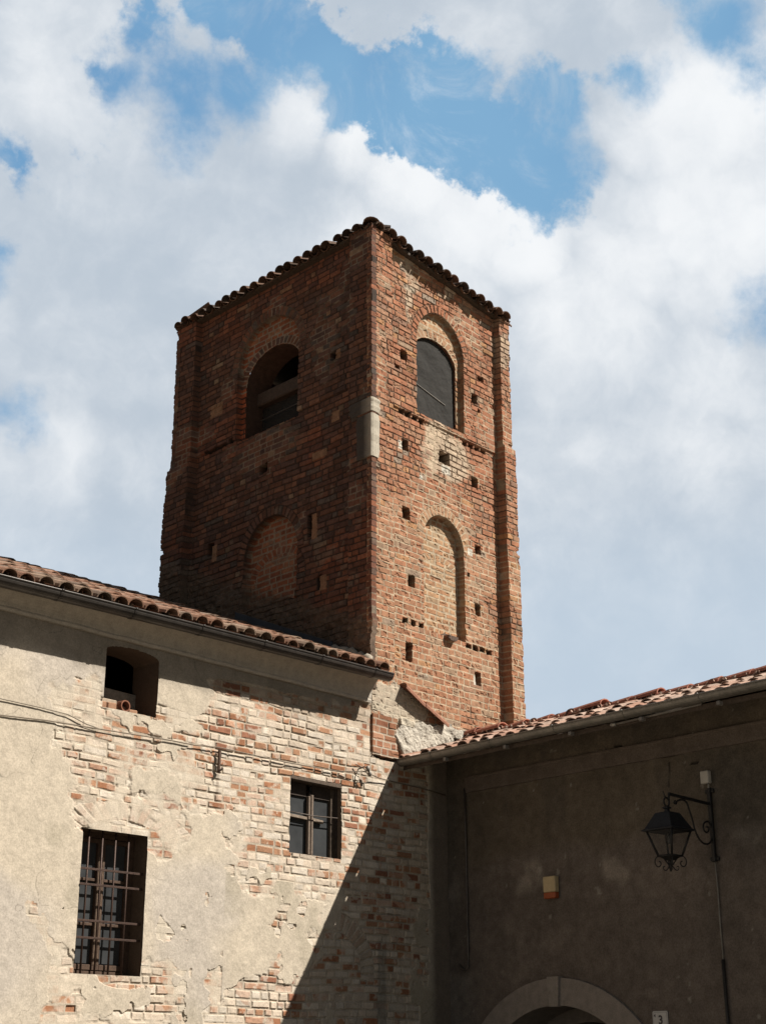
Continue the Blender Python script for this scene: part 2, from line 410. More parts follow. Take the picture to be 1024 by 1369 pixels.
def mat_thin(name, colr, alpha, rough=.9):
    m = bpy.data.materials.new(name); m.use_nodes = True; q = NT(m.node_tree); q.n.clear()
    tr = q.node('ShaderNodeBsdfTransparent'); p = q.node('ShaderNodeBsdfPrincipled')
    tc = q.node('ShaderNodeTexCoord').outputs['Object']
    q.set(p.inputs['Base Color'], q.mix(q.noise(tc, 3, 5, .6), tuple(x * .7 for x in colr) + (1,), tuple(x * 1.25 for x in colr) + (1,)))
    p.inputs['Roughness'].default_value = rough; p.inputs['Specular IOR Level'].default_value = .3
    bn = q.node('ShaderNodeBump'); bn.inputs['Strength'].default_value = .7; bn.inputs['Distance'].default_value = .08
    q.set(bn.inputs['Height'], q.noise(tc, 3.5, 3, .5)); q.l.new(bn.outputs[0], p.inputs['Normal'])
    mx = q.node('ShaderNodeMixShader'); mx.inputs[0].default_value = alpha
    q.l.new(tr.outputs[0], mx.inputs[1]); q.l.new(p.outputs[0], mx.inputs[2])
    o = q.node('ShaderNodeOutputMaterial'); q.l.new(mx.outputs[0], o.inputs[0]); return m
M_NET = mat_thin('bird_netting', (.036, .034, .031), .68)
M_LAMPGLASS = mat_thin('lantern_glass', (.05, .05, .05), .10, .1)

# ------------------------------------------------------------------ ground
def ground():
    me = bpy.data.meshes.new('courtyard')
    me.from_pydata([(-900, -900, 0), (900, -900, 0), (900, 900, 0), (-900, 900, 0)], [], [(0, 1, 2, 3)])
    m = bpy.data.materials.new('gravel_yard'); m.use_nodes = True; q = NT(m.node_tree); p = q.n['Principled BSDF']
    tc = q.node('ShaderNodeTexCoord').outputs['Object']
    c = q.mix(q.noise(tc, .6, 5, .6), (.125, .107, .082, 1), (.19, .163, .122, 1))
    c = q.mix(q.smooth(q.noise(tc, 40, 3, .7), .3, .7, 0, .5), c, (.14, .12, .10, 1))
    q.set(p.inputs['Base Color'], c); p.inputs['Roughness'].default_value = .95
    o = link('courtyard', me, m); o['kind'] = 'structure'; o['label'] = 'beige gravel ground of the courtyard in front of the house'
    return o
ground()

# ================================================================== BELL TOWER
TL = R(4.4533); DL = np.array([math.sin(TL), math.cos(TL), 0]); NL = np.array([-math.cos(TL), math.sin(TL), 0])
tower = empty('bell_tower', 'square red brick bell tower with blind arches, standing behind the plastered house', 'tower')
BR_FRONT = [(30, (.40, .165, .090)), (30, (.43, .205, .118)), (16, (.45, .25, .155)), (6, (.34, .145, .085)), (3, (.31, .18, .125)), (4, (.38, .27, .185)), (2, (.31, .255, .20)), (5, (.48, .25, .12))]
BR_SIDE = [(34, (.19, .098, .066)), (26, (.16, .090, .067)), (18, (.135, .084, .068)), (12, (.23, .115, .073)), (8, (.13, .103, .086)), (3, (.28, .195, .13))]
BR_INFILL = [(40, (.47, .24, .125)), (30, (.50, .30, .165)), (15, (.40, .20, .11)), (15, (.44, .32, .20))]
MORT = np.array((.52, .42, .295)); MORT_DARK = np.array((.17, .115, .08)); LIME = np.array((.64, .54, .40))

def putlogs(U, V, lst, H, C, colr, seed):
    for k, (u, v, w, h_, dp) in enumerate(lst):
        wu = u + .02 * (fbm(U, V, .06, 2, seed + k) - .5); wv_ = v + .03 * (fbm(U, V, .07, 2, seed + k + 50) - .5)
        m = (np.abs(U - wu) < w / 2) & (np.abs(V - wv_) < h_ / 2)
        H[m] -= dp; C[m] = colr
def front_face():
    us = np.arange(.005, 2.9701, .0075); vs = np.arange(5.24, 11.80, .0075)
    U, V = np.meshgrid(us, vs)
    d, RR = bricks(U, V, .0805, 11)
    rec = np.zeros_like(U)                                       # architectural depth
    slope = 5.70 - .39 * (U - .55)
    panel = (U > .42) & (U < 2.75 + .006 * (vnoise(U * 0, V / .08, 5) - .5)) & (V > slope)
    rec[panel] = -.125
    rec[panel & (V > 9.42)] += .022
    n1 = in_arch(U, V, 1.03, 2.02, 9.5, 10.56, .54); n2_ = in_arch(U, V, 1.13, 1.97, 6.57, 7.74, .44)
    r1 = ring(U, V, 1.525, 10.56, .495, .54, .13, .072, 3, d, RR)
    r2 = ring(U, V, 1.55, 7.74, .42, .44, .14, .066, 4, d, RR)
    inf1 = n1; inf2 = n2_
    di, Ri = bricks(U, V, .078, 12, (.24, .12), .019)
    d[inf1 | inf2] = di[inf1 | inf2]; RR[inf1 | inf2] = Ri[inf1 | inf2]
    r3 = ring(U, V, 1.488, 10.43, .46, .31, .13, .07, 6, d, RR) & n1
    m2 = ring(U, V, 1.55, 7.37, .40, .21, .12, .065, 7, d, RR) & n2_
    rec[n1] -= .075; rec[n2_] -= .105
    # colour of each brick
    C = palette(RR[..., 0], BR_FRONT) * (.86 + .28 * RR[..., 1])[..., None]
    Ci = palette(RR[..., 0], BR_INFILL) * (.85 + .3 * RR[..., 1])[..., None]
    C[n2_ | (n1 & ~r3)] = Ci[n2_ | (n1 & ~r3)]
    C = C * .84 + np.array((.42, .25, .165)) * .16
    C[r1] = (C[r1] * .5 + np.array((.40, .16, .085)) * .5)
    C[r2 | m2 | r3] = C[r2 | m2 | r3] * .45 + np.array((.46, .30, .18)) * .55
    low = sst(V + .9 * (fbm(U, V, 1.2, 3, 21) - .5), 9.3, 6.9)   # the lower storey is tanner, with pale pointing
    C = C * (1 - low[..., None] * .28) + (C * .2 + np.array((.41, .245, .14)) * .8) * low[..., None] * .28
    point = np.clip(sst(fbm(U, V, .7, 3, 33) + low * .25, .52, .72) + (n1 & (V > 10.3)) + n2_ + sst(np.hypot((U - 1.6) / .75, (V - 8.35) / .45), 1.1, .6), 0, 1)
    wash = sst(np.hypot((U - 1.62) / .50, (V - 9.12) / .40) + .55 * (fbm(U, V, .22, 4, 41) - .5) * 2, 1.05, .72) * (V < 9.52) * (V > 8.55)
    wash = np.maximum(wash, .8 * sst(fbm(U, V, .45, 4, 43), .66, .72) * (V > 10.2) * (U > .8))
    C = lerp(C, LIME * (.85 + .25 * RR[..., 2])[..., None], wash * .75)
    inb = sst(d, -.001, .006)
    mdep = np.where(point > .5, .003, .010) + .006 * (fbm(U, V, .2, 3, 8) - .5)
    mort = MORT_DARK * (1 - point[..., None]) + MORT * point[..., None]
    C = lerp(mort * (.8 + .4 * fbm(U, V, .05, 2, 77))[..., None], C, inb)
    H = rec + inb * mdep - mdep + inb * ((RR[..., 2] - .5) * .006 - .012 * (RR[..., 3] > .975)) + (fbm(U, V, .035, 3, 91) - .5) * .004 + (fbm(U, V, 1.4, 3, 92) - .5) * .03 * sst(U, 0, .4)
    H -= inb * .010 * sst(fbm(U, V, .06, 3, 93), .58, .72)
    soot = sst(fbm(U, V, .5, 4, 95), .60, .78)
    C = C * (1 - .20 * soot)[..., None]
    dk = np.array((.10, .07, .05))
    holes = [(.76, 10.22, .13, .15, .16), (2.26, 10.10, .13, .15, .16), (2.40, 10.46, .14, .06, .09), (1.60, 9.02, .22, .17, .20), (2.24, 8.86, .13, .15, .14), (.80, 8.95, .12, .15, .13), (.80, 8.02, .14, .17, .16), (2.28, 7.91, .13, .13, .15), (2.23, 7.06, .11, .16, .16), (.88, 7.14, .13, .15, .15), (.83, 6.22, .12, .24, .16), (2.20, 6.14, .11, .18, .17), (.62, 10.0, .10, .06, .05), (2.35, 9.95, .06, .05, .05), (2.05, 7.5, .05, .05, .06)]
    putlogs(U, V, holes, H, C, dk, 300)
    slots = [(.46 + .0, 9.425, .17, .05, .045)] + [(.72 + .135 * k, 9.405 - .004 * k, .10, .065, .06) for k in range(4)] + [(2.04 + .135 * k, 9.375, .105, .06, .06) for k in range(4)]
    slots += [(.76 + .15 * k, 6.60, .10, .065, .06) for k in range(3)] + [(2.02 + .145 * k, 6.535, .11, .06, .06) for k in range(4)]
    putlogs(U, V, slots, H, C, dk, 400)
    for (u, v, a, b_) in ((.70, 8.93, .035, .06), (2.10, 7.83, .05, .05), (2.13, 6.10, .03, .06), (1.63, 8.86, .09, .06), (1.1, 8.6, .03, .03)):   # stone chips and lime in the broken places
        m = (np.abs(U - u) < a) & (np.abs(V - v) < b_); C[m] = (.62, .57, .48)
    m = np.hypot((U - 1.62) / .10, (V - 6.56) / .06) < 1; H[m] += .07; C[m] = (.14, .10, .08)
    # lime mortar laid over the foot where the gatehouse roof meets the tower
    pd = poly_dist(U, V, [(.36, 5.1), (.57, 4.87), (1.3, 4.95), (2.0, 5.2), (1.75, 5.34), (1.40, 5.40), (.98, 5.32), (.72, 5.34), (.50, 5.30)]) + .10 * (fbm(U, V, .14, 4, 63) - .5)
    pm = sst(pd, -.004, .012)
    H = H * (1 - pm) + (.030 + .05 * (fbm(U, V, .09, 5, 64, .62) - .5)) * pm; C = lerp(C, np.array((.62, .565, .475)) * (.70 + .5 * fbm(U, V, .06, 5, 65, .6))[..., None], pm)
    mess = sst(fbm(U, V, .16, 4, 66) + .45 * sst(np.hypot((U - .5) / .6, (V - 5.5) / .32), 1.1, .5), .62, .74) * (V < 6.0) * (U < 1.4)
    C = lerp(C, np.array((.56, .49, .38)) * (.8 + .3 * fbm(U, V, .05, 3, 67))[..., None], mess * .85); H = H * (1 - mess * .0) + mess * .006
    m = (U < .05 + .02 * RR[..., 1]) & (V < 5.98) & (V > 5.74); C[m] = (.60, .55, .46)
    # pilaster steps out below the string course, ragged arris
    H += .022 * sst(V, 9.56, 9.53) * (U > 2.75)
    DU = np.zeros_like(U); edge = sst(U, 2.88, 2.965)
    ro = (vnoise(V * 0, V / .0805, 72) - .5) * .030 + .045 * sst(V, 9.56, 9.52) - .05 * (np.abs(V - 8.01) < .035) * 1.0
    DU += edge * ro
    top = 11.83 - .085 * U - .05 * sst(U, .5, 1.5)
    keep = (V < top) & ~in_arch(U, V, 1.03, 1.945, 9.50, 10.43, .31, -.013) 
    return relief('wall', us, vs, H, C, keep, (0, 0, 0), (1, 0, 0), (0, -1, 0), M_BRICK, tower, DU=DU)
front_face()

def side_face():
    us = np.arange(-.004, 4.205, .0085); vs = np.arange(5.6, 11.88, .0085)
    U, V = np.meshgrid(us, vs)
    d, RR = bricks(U, V, .0805, 111)
    rec = np.zeros_like(U)
    panel = (U > .42) & (U < 3.74 + .05 * sst(V, 9.6, 8.0) + .008 * (vnoise(U * 0, V / .08, 15) - .5))
    rec[panel] = -.125; rec[panel & (V > 9.65)] += .022
    n1 = in_arch(U, V, 1.54, 2.84, 9.60, 10.68, .62); n2_ = in_arch(U, V, 1.52, 2.60, 7.10, 7.74, .56)
    r1 = ring(U, V, 2.19, 10.68, .65, .62, .14, .075, 103, d, RR)
    r2 = ring(U, V, 2.06, 7.74, .54, .56, .14, .072, 104, d, RR)
    di, Ri = bricks(U, V, .078, 112, (.24, .12), .018)
    d[n1 | n2_] = di[n1 | n2_]; RR[n1 | n2_] = Ri[n1 | n2_]
    r3 = ring(U, V, 2.155, 10.42, .59, .46, .13, .07, 106, d, RR) & n1
    m2 = ring(U, V, 2.0, 7.42, .50, .36, .13, .07, 107, d, RR) & n2_
    rec[n1] -= .09; rec[n2_] -= .12
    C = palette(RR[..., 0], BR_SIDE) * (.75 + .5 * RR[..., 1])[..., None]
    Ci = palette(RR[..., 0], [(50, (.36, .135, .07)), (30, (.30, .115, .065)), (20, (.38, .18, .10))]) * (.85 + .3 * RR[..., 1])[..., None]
    C[n2_ | (n1 & ~r3)] = Ci[n2_ | (n1 & ~r3)]
    point = np.clip(1.0 * (n1 & (V > 10.3)) + n2_ + r1 * .45 + .8 * sst(fbm(U, V, .5, 3, 133), .60, .74) + .8 * sst(np.hypot((U - 2.2) / .7, (V - 9.3) / .35), 1.1, .6), 0, 1)
    inb = sst(d, -.001, .006); mdep = np.where(point > .5, .004, .013)
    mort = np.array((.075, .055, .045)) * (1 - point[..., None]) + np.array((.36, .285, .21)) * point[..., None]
    redz = sst(fbm(U, V, .9, 3, 135) + .25 * sst(V, 11.0, 11.6), .55, .75)
    C = lerp(C, C * np.array((1.25, 1.0, .9)), redz)
    smear = sst(fbm(U, V, .22, 4, 136) - .10 * sst(V, 8.0, 9.0), .66, .74) * .5
    C = lerp(C, np.array((.26, .20, .15)), smear)
    C = lerp(mort, C, inb)
    H = rec + inb * mdep - mdep + inb * ((RR[..., 2] - .5) * .010 - .018 * (RR[..., 3] > .96)) + (fbm(U, V, .035, 3, 191) - .5) * .006 + (fbm(U, V, 1.4, 3, 192) - .5) * .035 * sst(U, 0, .4) + .006 * sst(U, .1, 0)
    dk = np.array((.05, .038, .03))
    putlogs(U, V, [(2.23, 9.03, .17, .14, .18), (1.27, 7.97, .10, .30, .12), (.83, 10.22, .11, .12, .12), (1.08, 7.16, .08, .18, .08), (3.33, 8.15, .14, .18, .12), (1.60, 7.13, .14, .14, .12), (3.3, 9.64, .5, .05, .05), (2.95, 9.66, .10, .07, .06)], H, C, dk, 500)
    for (u, v, a, b_) in ((1.18, 7.93, .05, .17), (.74, 10.22, .05, .07), (3.24, 8.07, .05, .12), (1.0, 7.14, .06, .10), (.80, 9.35, .07, .07), (3.30, 10.25, .14, .10), (1.1, 8.9, .14, .05), (.95, 10.9, .04, .03)):     # odd brick ends and infill
        m = (np.abs(U - u - .02 * (fbm(U, V, .05, 2, 7) - .5)) < a) & (np.abs(V - v) < b_); C[m] = np.array((.34, .20, .12)) * (.85 + .3 * fbm(U, V, .05, 2, 9))[m][:, None]; H[m] = np.maximum(H[m], -.12)
    rough = sst(V - (6.0 + .4 * U) + .35 * (fbm(U, V, .35, 4, 141) - .5), .55, .30)      # crumbling courses just over the house roof
    C = lerp(C, np.array((.15, .115, .085)) * (.7 + .7 * fbm(U, V, .09, 4, 142))[..., None], rough * .8)
    H = H + rough * (fbm(U, V, .12, 4, 143) - .5) * .08
    H += .03 * sst(V, 9.56, 9.53) * (U > 3.76)
    DU = sst(U, 4.10, 4.195) * ((vnoise(V * 0, V / .0805, 172) - .5) * .035 + .055 * sst(V, 9.60, 9.54) + .035 * sst(V, 9.2, 9.16) - .06 * (np.abs(V - 8.30) < .03))
    keep = (V < 11.83 + .01 * U) & ~in_arch(U, V, 1.565, 2.745, 9.60, 10.42, .46, -.014)
    return relief('wall', us, vs, H, C, keep, (0, 0, 0), DL, NL, M_BRICK, tower, flip=True, DU=DU)
side_face()

def P_side(s, z, n=0.0):
    return Vector((DL[0] * s + NL[0] * n, DL[1] * s + NL[1] * n, z))
TBR = np.array([2.96, 0, 0]) + DL * 4.19
def hidden_faces():
    for (O, Ud, Nd, L, sd_) in (((2.955, 0.03, 0), DL, -NL, 4.16, 211), (P_side(4.19, 0), (1, 0, 0), (0, 1, 0), 2.95, 212)):
        us = np.arange(0, L, .03); vs = np.arange(0, 11.6, .03); U, V = np.meshgrid(us, vs)
        d, RR = bricks(U, V, .0805, sd_, joint=.03)
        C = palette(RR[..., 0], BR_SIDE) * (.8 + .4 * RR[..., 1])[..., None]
        relief('wall', us, vs, -.01 * (d < 0), C, np.ones(U.shape, bool), O, Ud, Nd, M_BRICK, tower, flip=(sd_ == 212))
hidden_faces()

def jamb(name, pts, fr, d0, d1, colr, mat, parent, inner=None):
    """reveal of an opening: the outline pts carried from depth d0 to d1"""
    mb = MB(); n = len(pts)
    vs = [fr(u, v, -d0) for (u, v) in pts] + [fr(u, v, -d1) for (u, v) in pts]
    mb.add(vs, [(k, (k + 1) % n, n + (k + 1) % n, n + k) for k in range(n)], colr)
    return mb.build(name, mat, parent)
def fr_front(u, v, n): return Vector((u, -n, v))
def fr_side(s, v, n): return P_side(s, v, n)
def sheet(name, pts, fr, d, colr, mat, parent, th=0.004):
    mb = MB(); n = len(pts)
    vs = [fr(u, v, -d) for (u, v) in pts] + [fr(u, v, -d - th) for (u, v) in pts]
    mb.add(vs, [tuple(range(n)), tuple(range(n, 2 * n))[::-1]] + [(k, (k + 1) % n, n + (k + 1) % n, n + k) for k in range(n)], colr)
    return mb.build(name, mat, parent)

def belfry():
    a = arch_pts(1.03, 1.945, 9.50, 10.43, .31)
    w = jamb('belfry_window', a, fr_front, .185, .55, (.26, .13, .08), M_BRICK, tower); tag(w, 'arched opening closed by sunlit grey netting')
    net = arch_pts(1.022, 1.953, 9.492, 10.43, .318)
    sheet('netting', net, fr_front, .222, (1, 1, 1), M_NET, w, .003)
    mb = MB(); mb.tube([fr_front(1.03, 9.99, -.215), fr_front(1.74, 9.86, -.215)], .0055, 6, (.42, .40, .36)); mb.build('wire', M_CABLE, w)
    mb = MB(); mb.box((1.45, .30, 10.12), (.44, 0, 0), (0, .03, 0), (0, 0, .03), (.20, .16, .12), .006); mb.build('crossbar', M_WOOD, w)
    a = arch_pts(1.565, 2.745, 9.60, 10.42, .46)
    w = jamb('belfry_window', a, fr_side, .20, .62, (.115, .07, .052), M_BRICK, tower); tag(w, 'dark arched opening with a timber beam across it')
    sheet('netting', arch_pts(1.557, 2.753, 9.592, 10.20, .002, 8), fr_side, .50, (1, 1, 1), M_NET, w, .003)
    mb = MB(); mb.box(fr_side(2.155, 10.30, -.46), DL * .60, (0, 0, .10), NL * .07, (.10, .072, .055), .015); mb.build('beam', M_WOOD, w)
    mb = MB(); mb.tube([fr_side(1.56, 9.98, -.40), fr_side(2.66, 9.96, -.40)], .008, 6, (.10, .09, .08)); mb.build('wire', M_CABLE, w)
belfry()

def corner_stones():
    rnd = random.Random(4)
    for (z0, z1, wf, ws, c) in ((9.13, 9.32, .150, .40, (.50, .45, .36)), (8.52, 9.10, .130, .27, (.52, .47, .38))):
        # stone wraps the arris: irregular outline on both faces
        n = 6; mb = MB(); vs = []
        for k in range(n + 1):
            z = z0 + (z1 - z0) * k / n
            e = rnd.uniform(-.012, .012); e2 = rnd.uniform(-.02, .02); pr = .014 + rnd.uniform(-.004, .006)
            e3 = -.018 if k in (0, n) else 0
            for p in (Vector((wf + e + e3, .05, z)), Vector((wf + e + e3, -pr + .006, z)), Vector((wf * .5, -pr, z)), Vector((.012, -pr, z)), Vector((-pr, .012 - pr, z)),
                      P_side(ws * .5, z, pr), P_side(ws + e2 + e3, z, pr - .006), P_side(ws + e2 + e3, z, -.05)): vs.append(p)
        fs = [(k * 8 + j, k * 8 + (j + 1) % 8, (k + 1) * 8 + (j + 1) % 8, (k + 1) * 8 + j) for k in range(n) for j in range(8)]
        fs += [tuple(range(8))[::-1], tuple(n * 8 + j for j in range(8))]
        mb.add(vs, fs, c)
        for j in range(len(mb.c)):
            if j % 8 > 4: mb.c[j] = (.10, .088, .076)              # darker colour on the side face
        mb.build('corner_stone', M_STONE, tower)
corner_stones()

def tower_roof():
    cor = [Vector((0, 0, 11.77)), Vector((2.97, 0, 11.50)), Vector((TBR[0], TBR[1], 11.58)), P_side(4.2, 11.80)]
    cen = sum(cor, Vector()) / 4; apex = Vector((cen.x, cen.y, 12.35))
    col = lambda r: jit(r, .65, 1.2, r.choice([(.13, .085, .06), (.17, .10, .07), (.11, .085, .07), (.20, .12, .08)]))
    mb = MB()
    deck = MB(); over = -.02
    ec = []
    for p in cor:
        q = p - cen; q.z = 0; ec.append(p + q.normalized() * over * 1.4 + Vector((0, 0, .03)))
    deck.add([p for p in ec] + [apex] + [p - Vector((0, 0, .035)) for p in ec] , [(0, 1, 4), (1, 2, 4), (2, 3, 4), (3, 0, 4), (0, 5, 6, 1), (1, 6, 7, 2), (2, 7, 8, 3), (3, 8, 5, 0), (5, 8, 7, 6)], (.10, .075, .055))
    for k in range(4):
        A_, B_ = ec[k], ec[(k + 1) % 4]; Ud = (B_ - A_); L = Ud.length; Ud.normalize()
        # up-slope direction within the plane
        n = Ud.cross(apex - A_).normalized(); n = n if n.z > 0 else -n
        Ld = n.cross(Ud).normalized(); 
        if Ld.z < 0: Ld = -Ld
        ua = (apex - A_).dot(Ud); la = (apex - A_).dot(Ld)
        sk = lambda u, l, ua=ua, la=la, L=L: l > la * min(u / ua, (L - u) / (L - ua)) + .10
        tile_roof(mb, A_ - Ld * .07 + Ud * .10 - Vector((0, 0, .03)), Ud, Ld, L - .16, la, .193, col, 60 + k, sk, r=.088, expo=.33, jit=.011)
    for k in range(4):                                     # hip tiles from each corner to the top
        A_ = ec[k]; D = (apex - A_).normalized(); Sd = D.cross(Vector((0, 0, 1))).normalized(); N = Sd.cross(D); N = N if N.z > 0 else -N
        L = (apex - A_).length; q = -.02; rr = random.Random(k)
        while q < L:
            mb.tile(A_ + D * q + N * (.03 if k == 0 else -.01), (D - N * .02).normalized(), Sd, N, .44, .115 if q < 0 else .105, .09, .016, col(rr)); q += .36
    r = mb.build('roof', M_TILE, tower)
    deck.build('roof_deck', M_WOOD, r)
tower_roof()

def drip_tiles():
    for (u0, v0, u1, v1) in ((.50, 5.69, .90, 5.50), (.86, 5.525, 1.30, 5.345)):
        D = Vector((u1 - u0, 0, v1 - v0)); L = D.length; D.normalize(); N = Vector((-D.z, 0, D.x)); N = N if N.z > 0 else -N
        N = (N + Vector((0, -.35, 0))).normalized(); Sd = D.cross(N)
        mb = MB(); mb.tile(Vector((u0, -.035, v0)), D, Sd, N, L, .085, .075, .016, (.36, .175, .115)); mb.build('drip_tile', M_TILE, tower)
drip_tiles()

# ================================================================== HOUSE
house = empty('house', 'old house with peeling beige plaster over whitewashed brick, in front of the tower', 'house')
EXPOSED = [
 [(-4.35, 4.74), (-4.03, 4.89), (-3.86, 4.68), (-3.16, 4.71), (-2.69, 4.88), (-2.39, 5.23), (-1.99, 5.36), (-1.2, 5.40), (-.25, 5.45), (.04, 5.6), (.9, 5.6), (.9, 4.47), (.92, 3.97), (.98, 3.3), (.86, 2.55), (.75, 1.6), (-2.3, 1.6), (-2.4, 2.08), (-2.18, 2.43), (-1.72, 2.56), (-1.36, 2.83), (-1.2, 3.03), (-.68, 2.98), (-.57, 3.19), (-1.15, 3.21), (-1.76, 3.25), (-1.92, 3.34), (-1.95, 3.49), (-2.16, 3.6), (-2.18, 3.83), (-2.3, 4.01), (-2.66, 3.99), (-2.77, 4.34), (-3.11, 4.32), (-3.53, 4.22), (-3.56, 4.01), (-3.86, 3.89), (-4.09, 4.08), (-4.29, 4.37)],
 [(-4.14, 3.9), (-3.7, 4.06), (-3.59, 3.83), (-3.33, 3.97), (-2.89, 3.84), (-2.78, 3.67), (-2.96, 3.44), (-3.2, 3.45), (-3.22, 3.59), (-3.99, 3.57), (-4.1, 3.7)],
 [(-4.2, 2.26), (-4.19, 2.38), (-4.03, 2.4), (-4.0, 2.28), (-3.21, 2.28), (-3.2, 2.39), (-2.66, 2.41), (-2.66, 2.11), (-2.87, 2.0), (-2.89, 1.5), (-4.26, 1.5)]]
def house_front():
    us = np.concatenate([np.arange(-9, -5.45, .05), np.arange(-5.45, 1.48, .0078)])
    vs = np.concatenate([np.arange(0, 1.75, .05), np.arange(1.75, 5.80, .0078)])
    U, V = np.meshgrid(us, vs)
    d, RR = bricks(U, V, .078, 511, (.25, .125), .015, .03)
    rA = ring(U, V, -3.5, 3.38, .62, .30, .27, .07, 21, d, RR, 3.5)
    rB = ring(U, V, -.67, 2.42, .50, .44, .22, .07, 22, d, RR, 2.35)
    rC = ring(U, V, -3.535, 5.26, .34, .09, .12, .065, 23, d, RR, 5.2)
    cols = [(30, (.68, .565, .445)), (20, (.73, .64, .53)), (12, (.62, .45, .34)), (13, (.47, .255, .15)), (11, (.42, .195, .105)), (8, (.54, .32, .215)), (4, (.34, .155, .095))]
    mixr = np.clip(RR[..., 0] + .75 * (fbm(U, V, .6, 3, 31) - .48), 0, .999)
    C = palette(mixr, cols) * (.85 + .3 * RR[..., 1])[..., None]
    C[rB] = C[rB] * .35 + np.array((.58, .50, .40)) * .65; C[rA] = C[rA] * .3 + np.array((.66, .55, .44)) * .7
    # whitewash still clinging to the bricks
    wash = sst(fbm(U, V, .10, 4, 37, .6), .55, .62) * .6
    C = lerp(C, np.array((.72, .62, .505)), wash)
    pier = (U > 0) & (U < .46) & (V > 4.82) & (V < 5.33)
    dp, Rp = bricks(U, V, .080, 515, (.24, .125), .010, .004); d[pier] = dp[pier]
    Cp = palette(Rp[..., 0], [(50, (.40, .19, .11)), (30, (.45, .24, .15)), (20, (.36, .155, .09))]) * (.85 + .3 * Rp[..., 1])[..., None]
    C[pier] = Cp[pier]; wash[pier] = 0
    inb = sst(d, -.001, .007)
    md = np.clip(.011 - .009 * sst(fbm(U, V, .35, 3, 38), .42, .6), .002, .02)
    mort = np.array((.56, .475, .37)) * (.75 + .5 * fbm(U, V, .07, 3, 39))[..., None]
    C = lerp(mort, C, inb)
    H = inb * md - md + inb * ((RR[..., 2] - .5) * .009 - .012 * (RR[..., 3] > .94)) + (fbm(U, V, .04, 4, 42, .6) - .5) * .006 + (fbm(U, V, .5, 3, 43) - .5) * .02
    near = sst(poly_dist(U, V, EXPOSED[0]) + .25 * (fbm(U, V, .3, 4, 51) - .5), .30, .05) * (U < .2) * sst(fbm(U, V, .20, 4, 75), .44, .60)
    C = lerp(C, np.array((.67, .58, .46)) * (.88 + .24 * fbm(U, V, .06, 3, 76))[..., None], near * .75); H = H * (1 - .85 * near) + .003 * near
    H[pier] += .022
    gap = ((np.abs(U + .012) < .014) & (V > 4.85) & (V < 5.28)) | ((np.abs(U - .475 - .05 * (fbm(U, V, .2, 3, 4) - .5)) < .022) & (V > 4.80) & (V < 5.30)) | ((np.abs(V - 4.81 - .05 * (fbm(U, V, .10, 3, 5) - .5)) < .013) & (U > .02) & (U < .50))
    H[gap] -= .05; C[gap] = np.array((.16, .10, .07))
    # plaster that is left: thickness about 15 mm, with broken edges
    e = np.maximum.reduce([poly_dist(U, V, p) + o_ for p, o_ in zip(EXPOSED, (.10, .03, .03))])
    e = e + .24 * (fbm(U, V, .32, 4, 51) - .5) + .10 * (fbm(U, V, .07, 3, 52) - .5)
    rag = -sst(fbm(U, V, .42, 4, 53), .60, .66) * .35 * (U < -.2) - sst(fbm(U, V, .5, 4, 54), .55, .60) * .30 * (V < 3.3) * (U > -2.2)
    strip = sst(V, 5.20, 5.32) * .25 * (U < -.35)                  # plaster kept in the lee of the eave
    strip = strip + .2 * sst(np.hypot((U + 2.75) / .42, (V - 5.02) / .22), 1.1, .7)
    e = e + rag - strip
    spots = sst(fbm(U, V, .30, 3, 56) + .12 * (fbm(U, V, .05, 3, 57) - .5), .70, .715) * (V < 3.4)
    e = np.where(spots > .5, np.maximum(e, .02), e)
    e = np.where(U > 1.0 + .1 * (fbm(U, V, .3, 3, 58) - .5), -.2, e)
    pl = sst(-e + .02 * (fbm(U, V, .02, 2, 59) - .5), -.004, .016 + .05 * fbm(U, V, .5, 2, 60))
    pc = np.array((.63, .545, .43)) * np.ones(U.shape + (1,))
    pc = pc * (.90 + .20 * fbm(U, V, .9, 4, 61))[..., None] * (.93 + .14 * fbm(U, V, .08, 3, 62))[..., None]
    warm = sst(fbm(U, V, 1.3, 3, 63), .45, .65); pc = lerp(pc, pc * np.array((.93, .95, 1.02)), warm)
    stain = sst(fbm(U, V, .5, 4, 64) + .18 * (U > -2.2) - .1, .52, .72); pc = lerp(pc, np.array((.44, .385, .29)), stain * .55)
    white = sst(fbm(U * 1.0, V * .55, .30, 4, 65), .60, .72) * sst(V, 4.4, 4.7); pc = lerp(pc, np.array((.64, .58, .48)), white * .7)
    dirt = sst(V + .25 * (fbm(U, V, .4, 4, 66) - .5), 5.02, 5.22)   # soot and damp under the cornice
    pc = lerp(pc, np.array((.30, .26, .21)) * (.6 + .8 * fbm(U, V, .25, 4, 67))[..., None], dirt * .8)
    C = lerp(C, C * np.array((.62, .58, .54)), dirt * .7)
    cr = np.abs(fbm(U, V, .6, 4, 68) - .5); crack = sst(cr, .004, .0015) * sst(fbm(U, V, .9, 2, 69), .5, .6)
    pc = pc * (1 - .35 * crack)[..., None]
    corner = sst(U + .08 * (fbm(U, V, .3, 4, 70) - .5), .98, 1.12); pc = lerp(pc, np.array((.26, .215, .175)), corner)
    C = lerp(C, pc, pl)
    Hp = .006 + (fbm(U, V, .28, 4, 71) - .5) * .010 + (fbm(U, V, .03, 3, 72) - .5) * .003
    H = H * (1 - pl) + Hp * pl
    edge = sst(-e, -.10, 0) * sst(-e, .05, .008) * sst(fbm(U, V, .12, 3, 74), .35, .6); C = lerp(C, np.array((.64, .565, .455)), edge * .6)
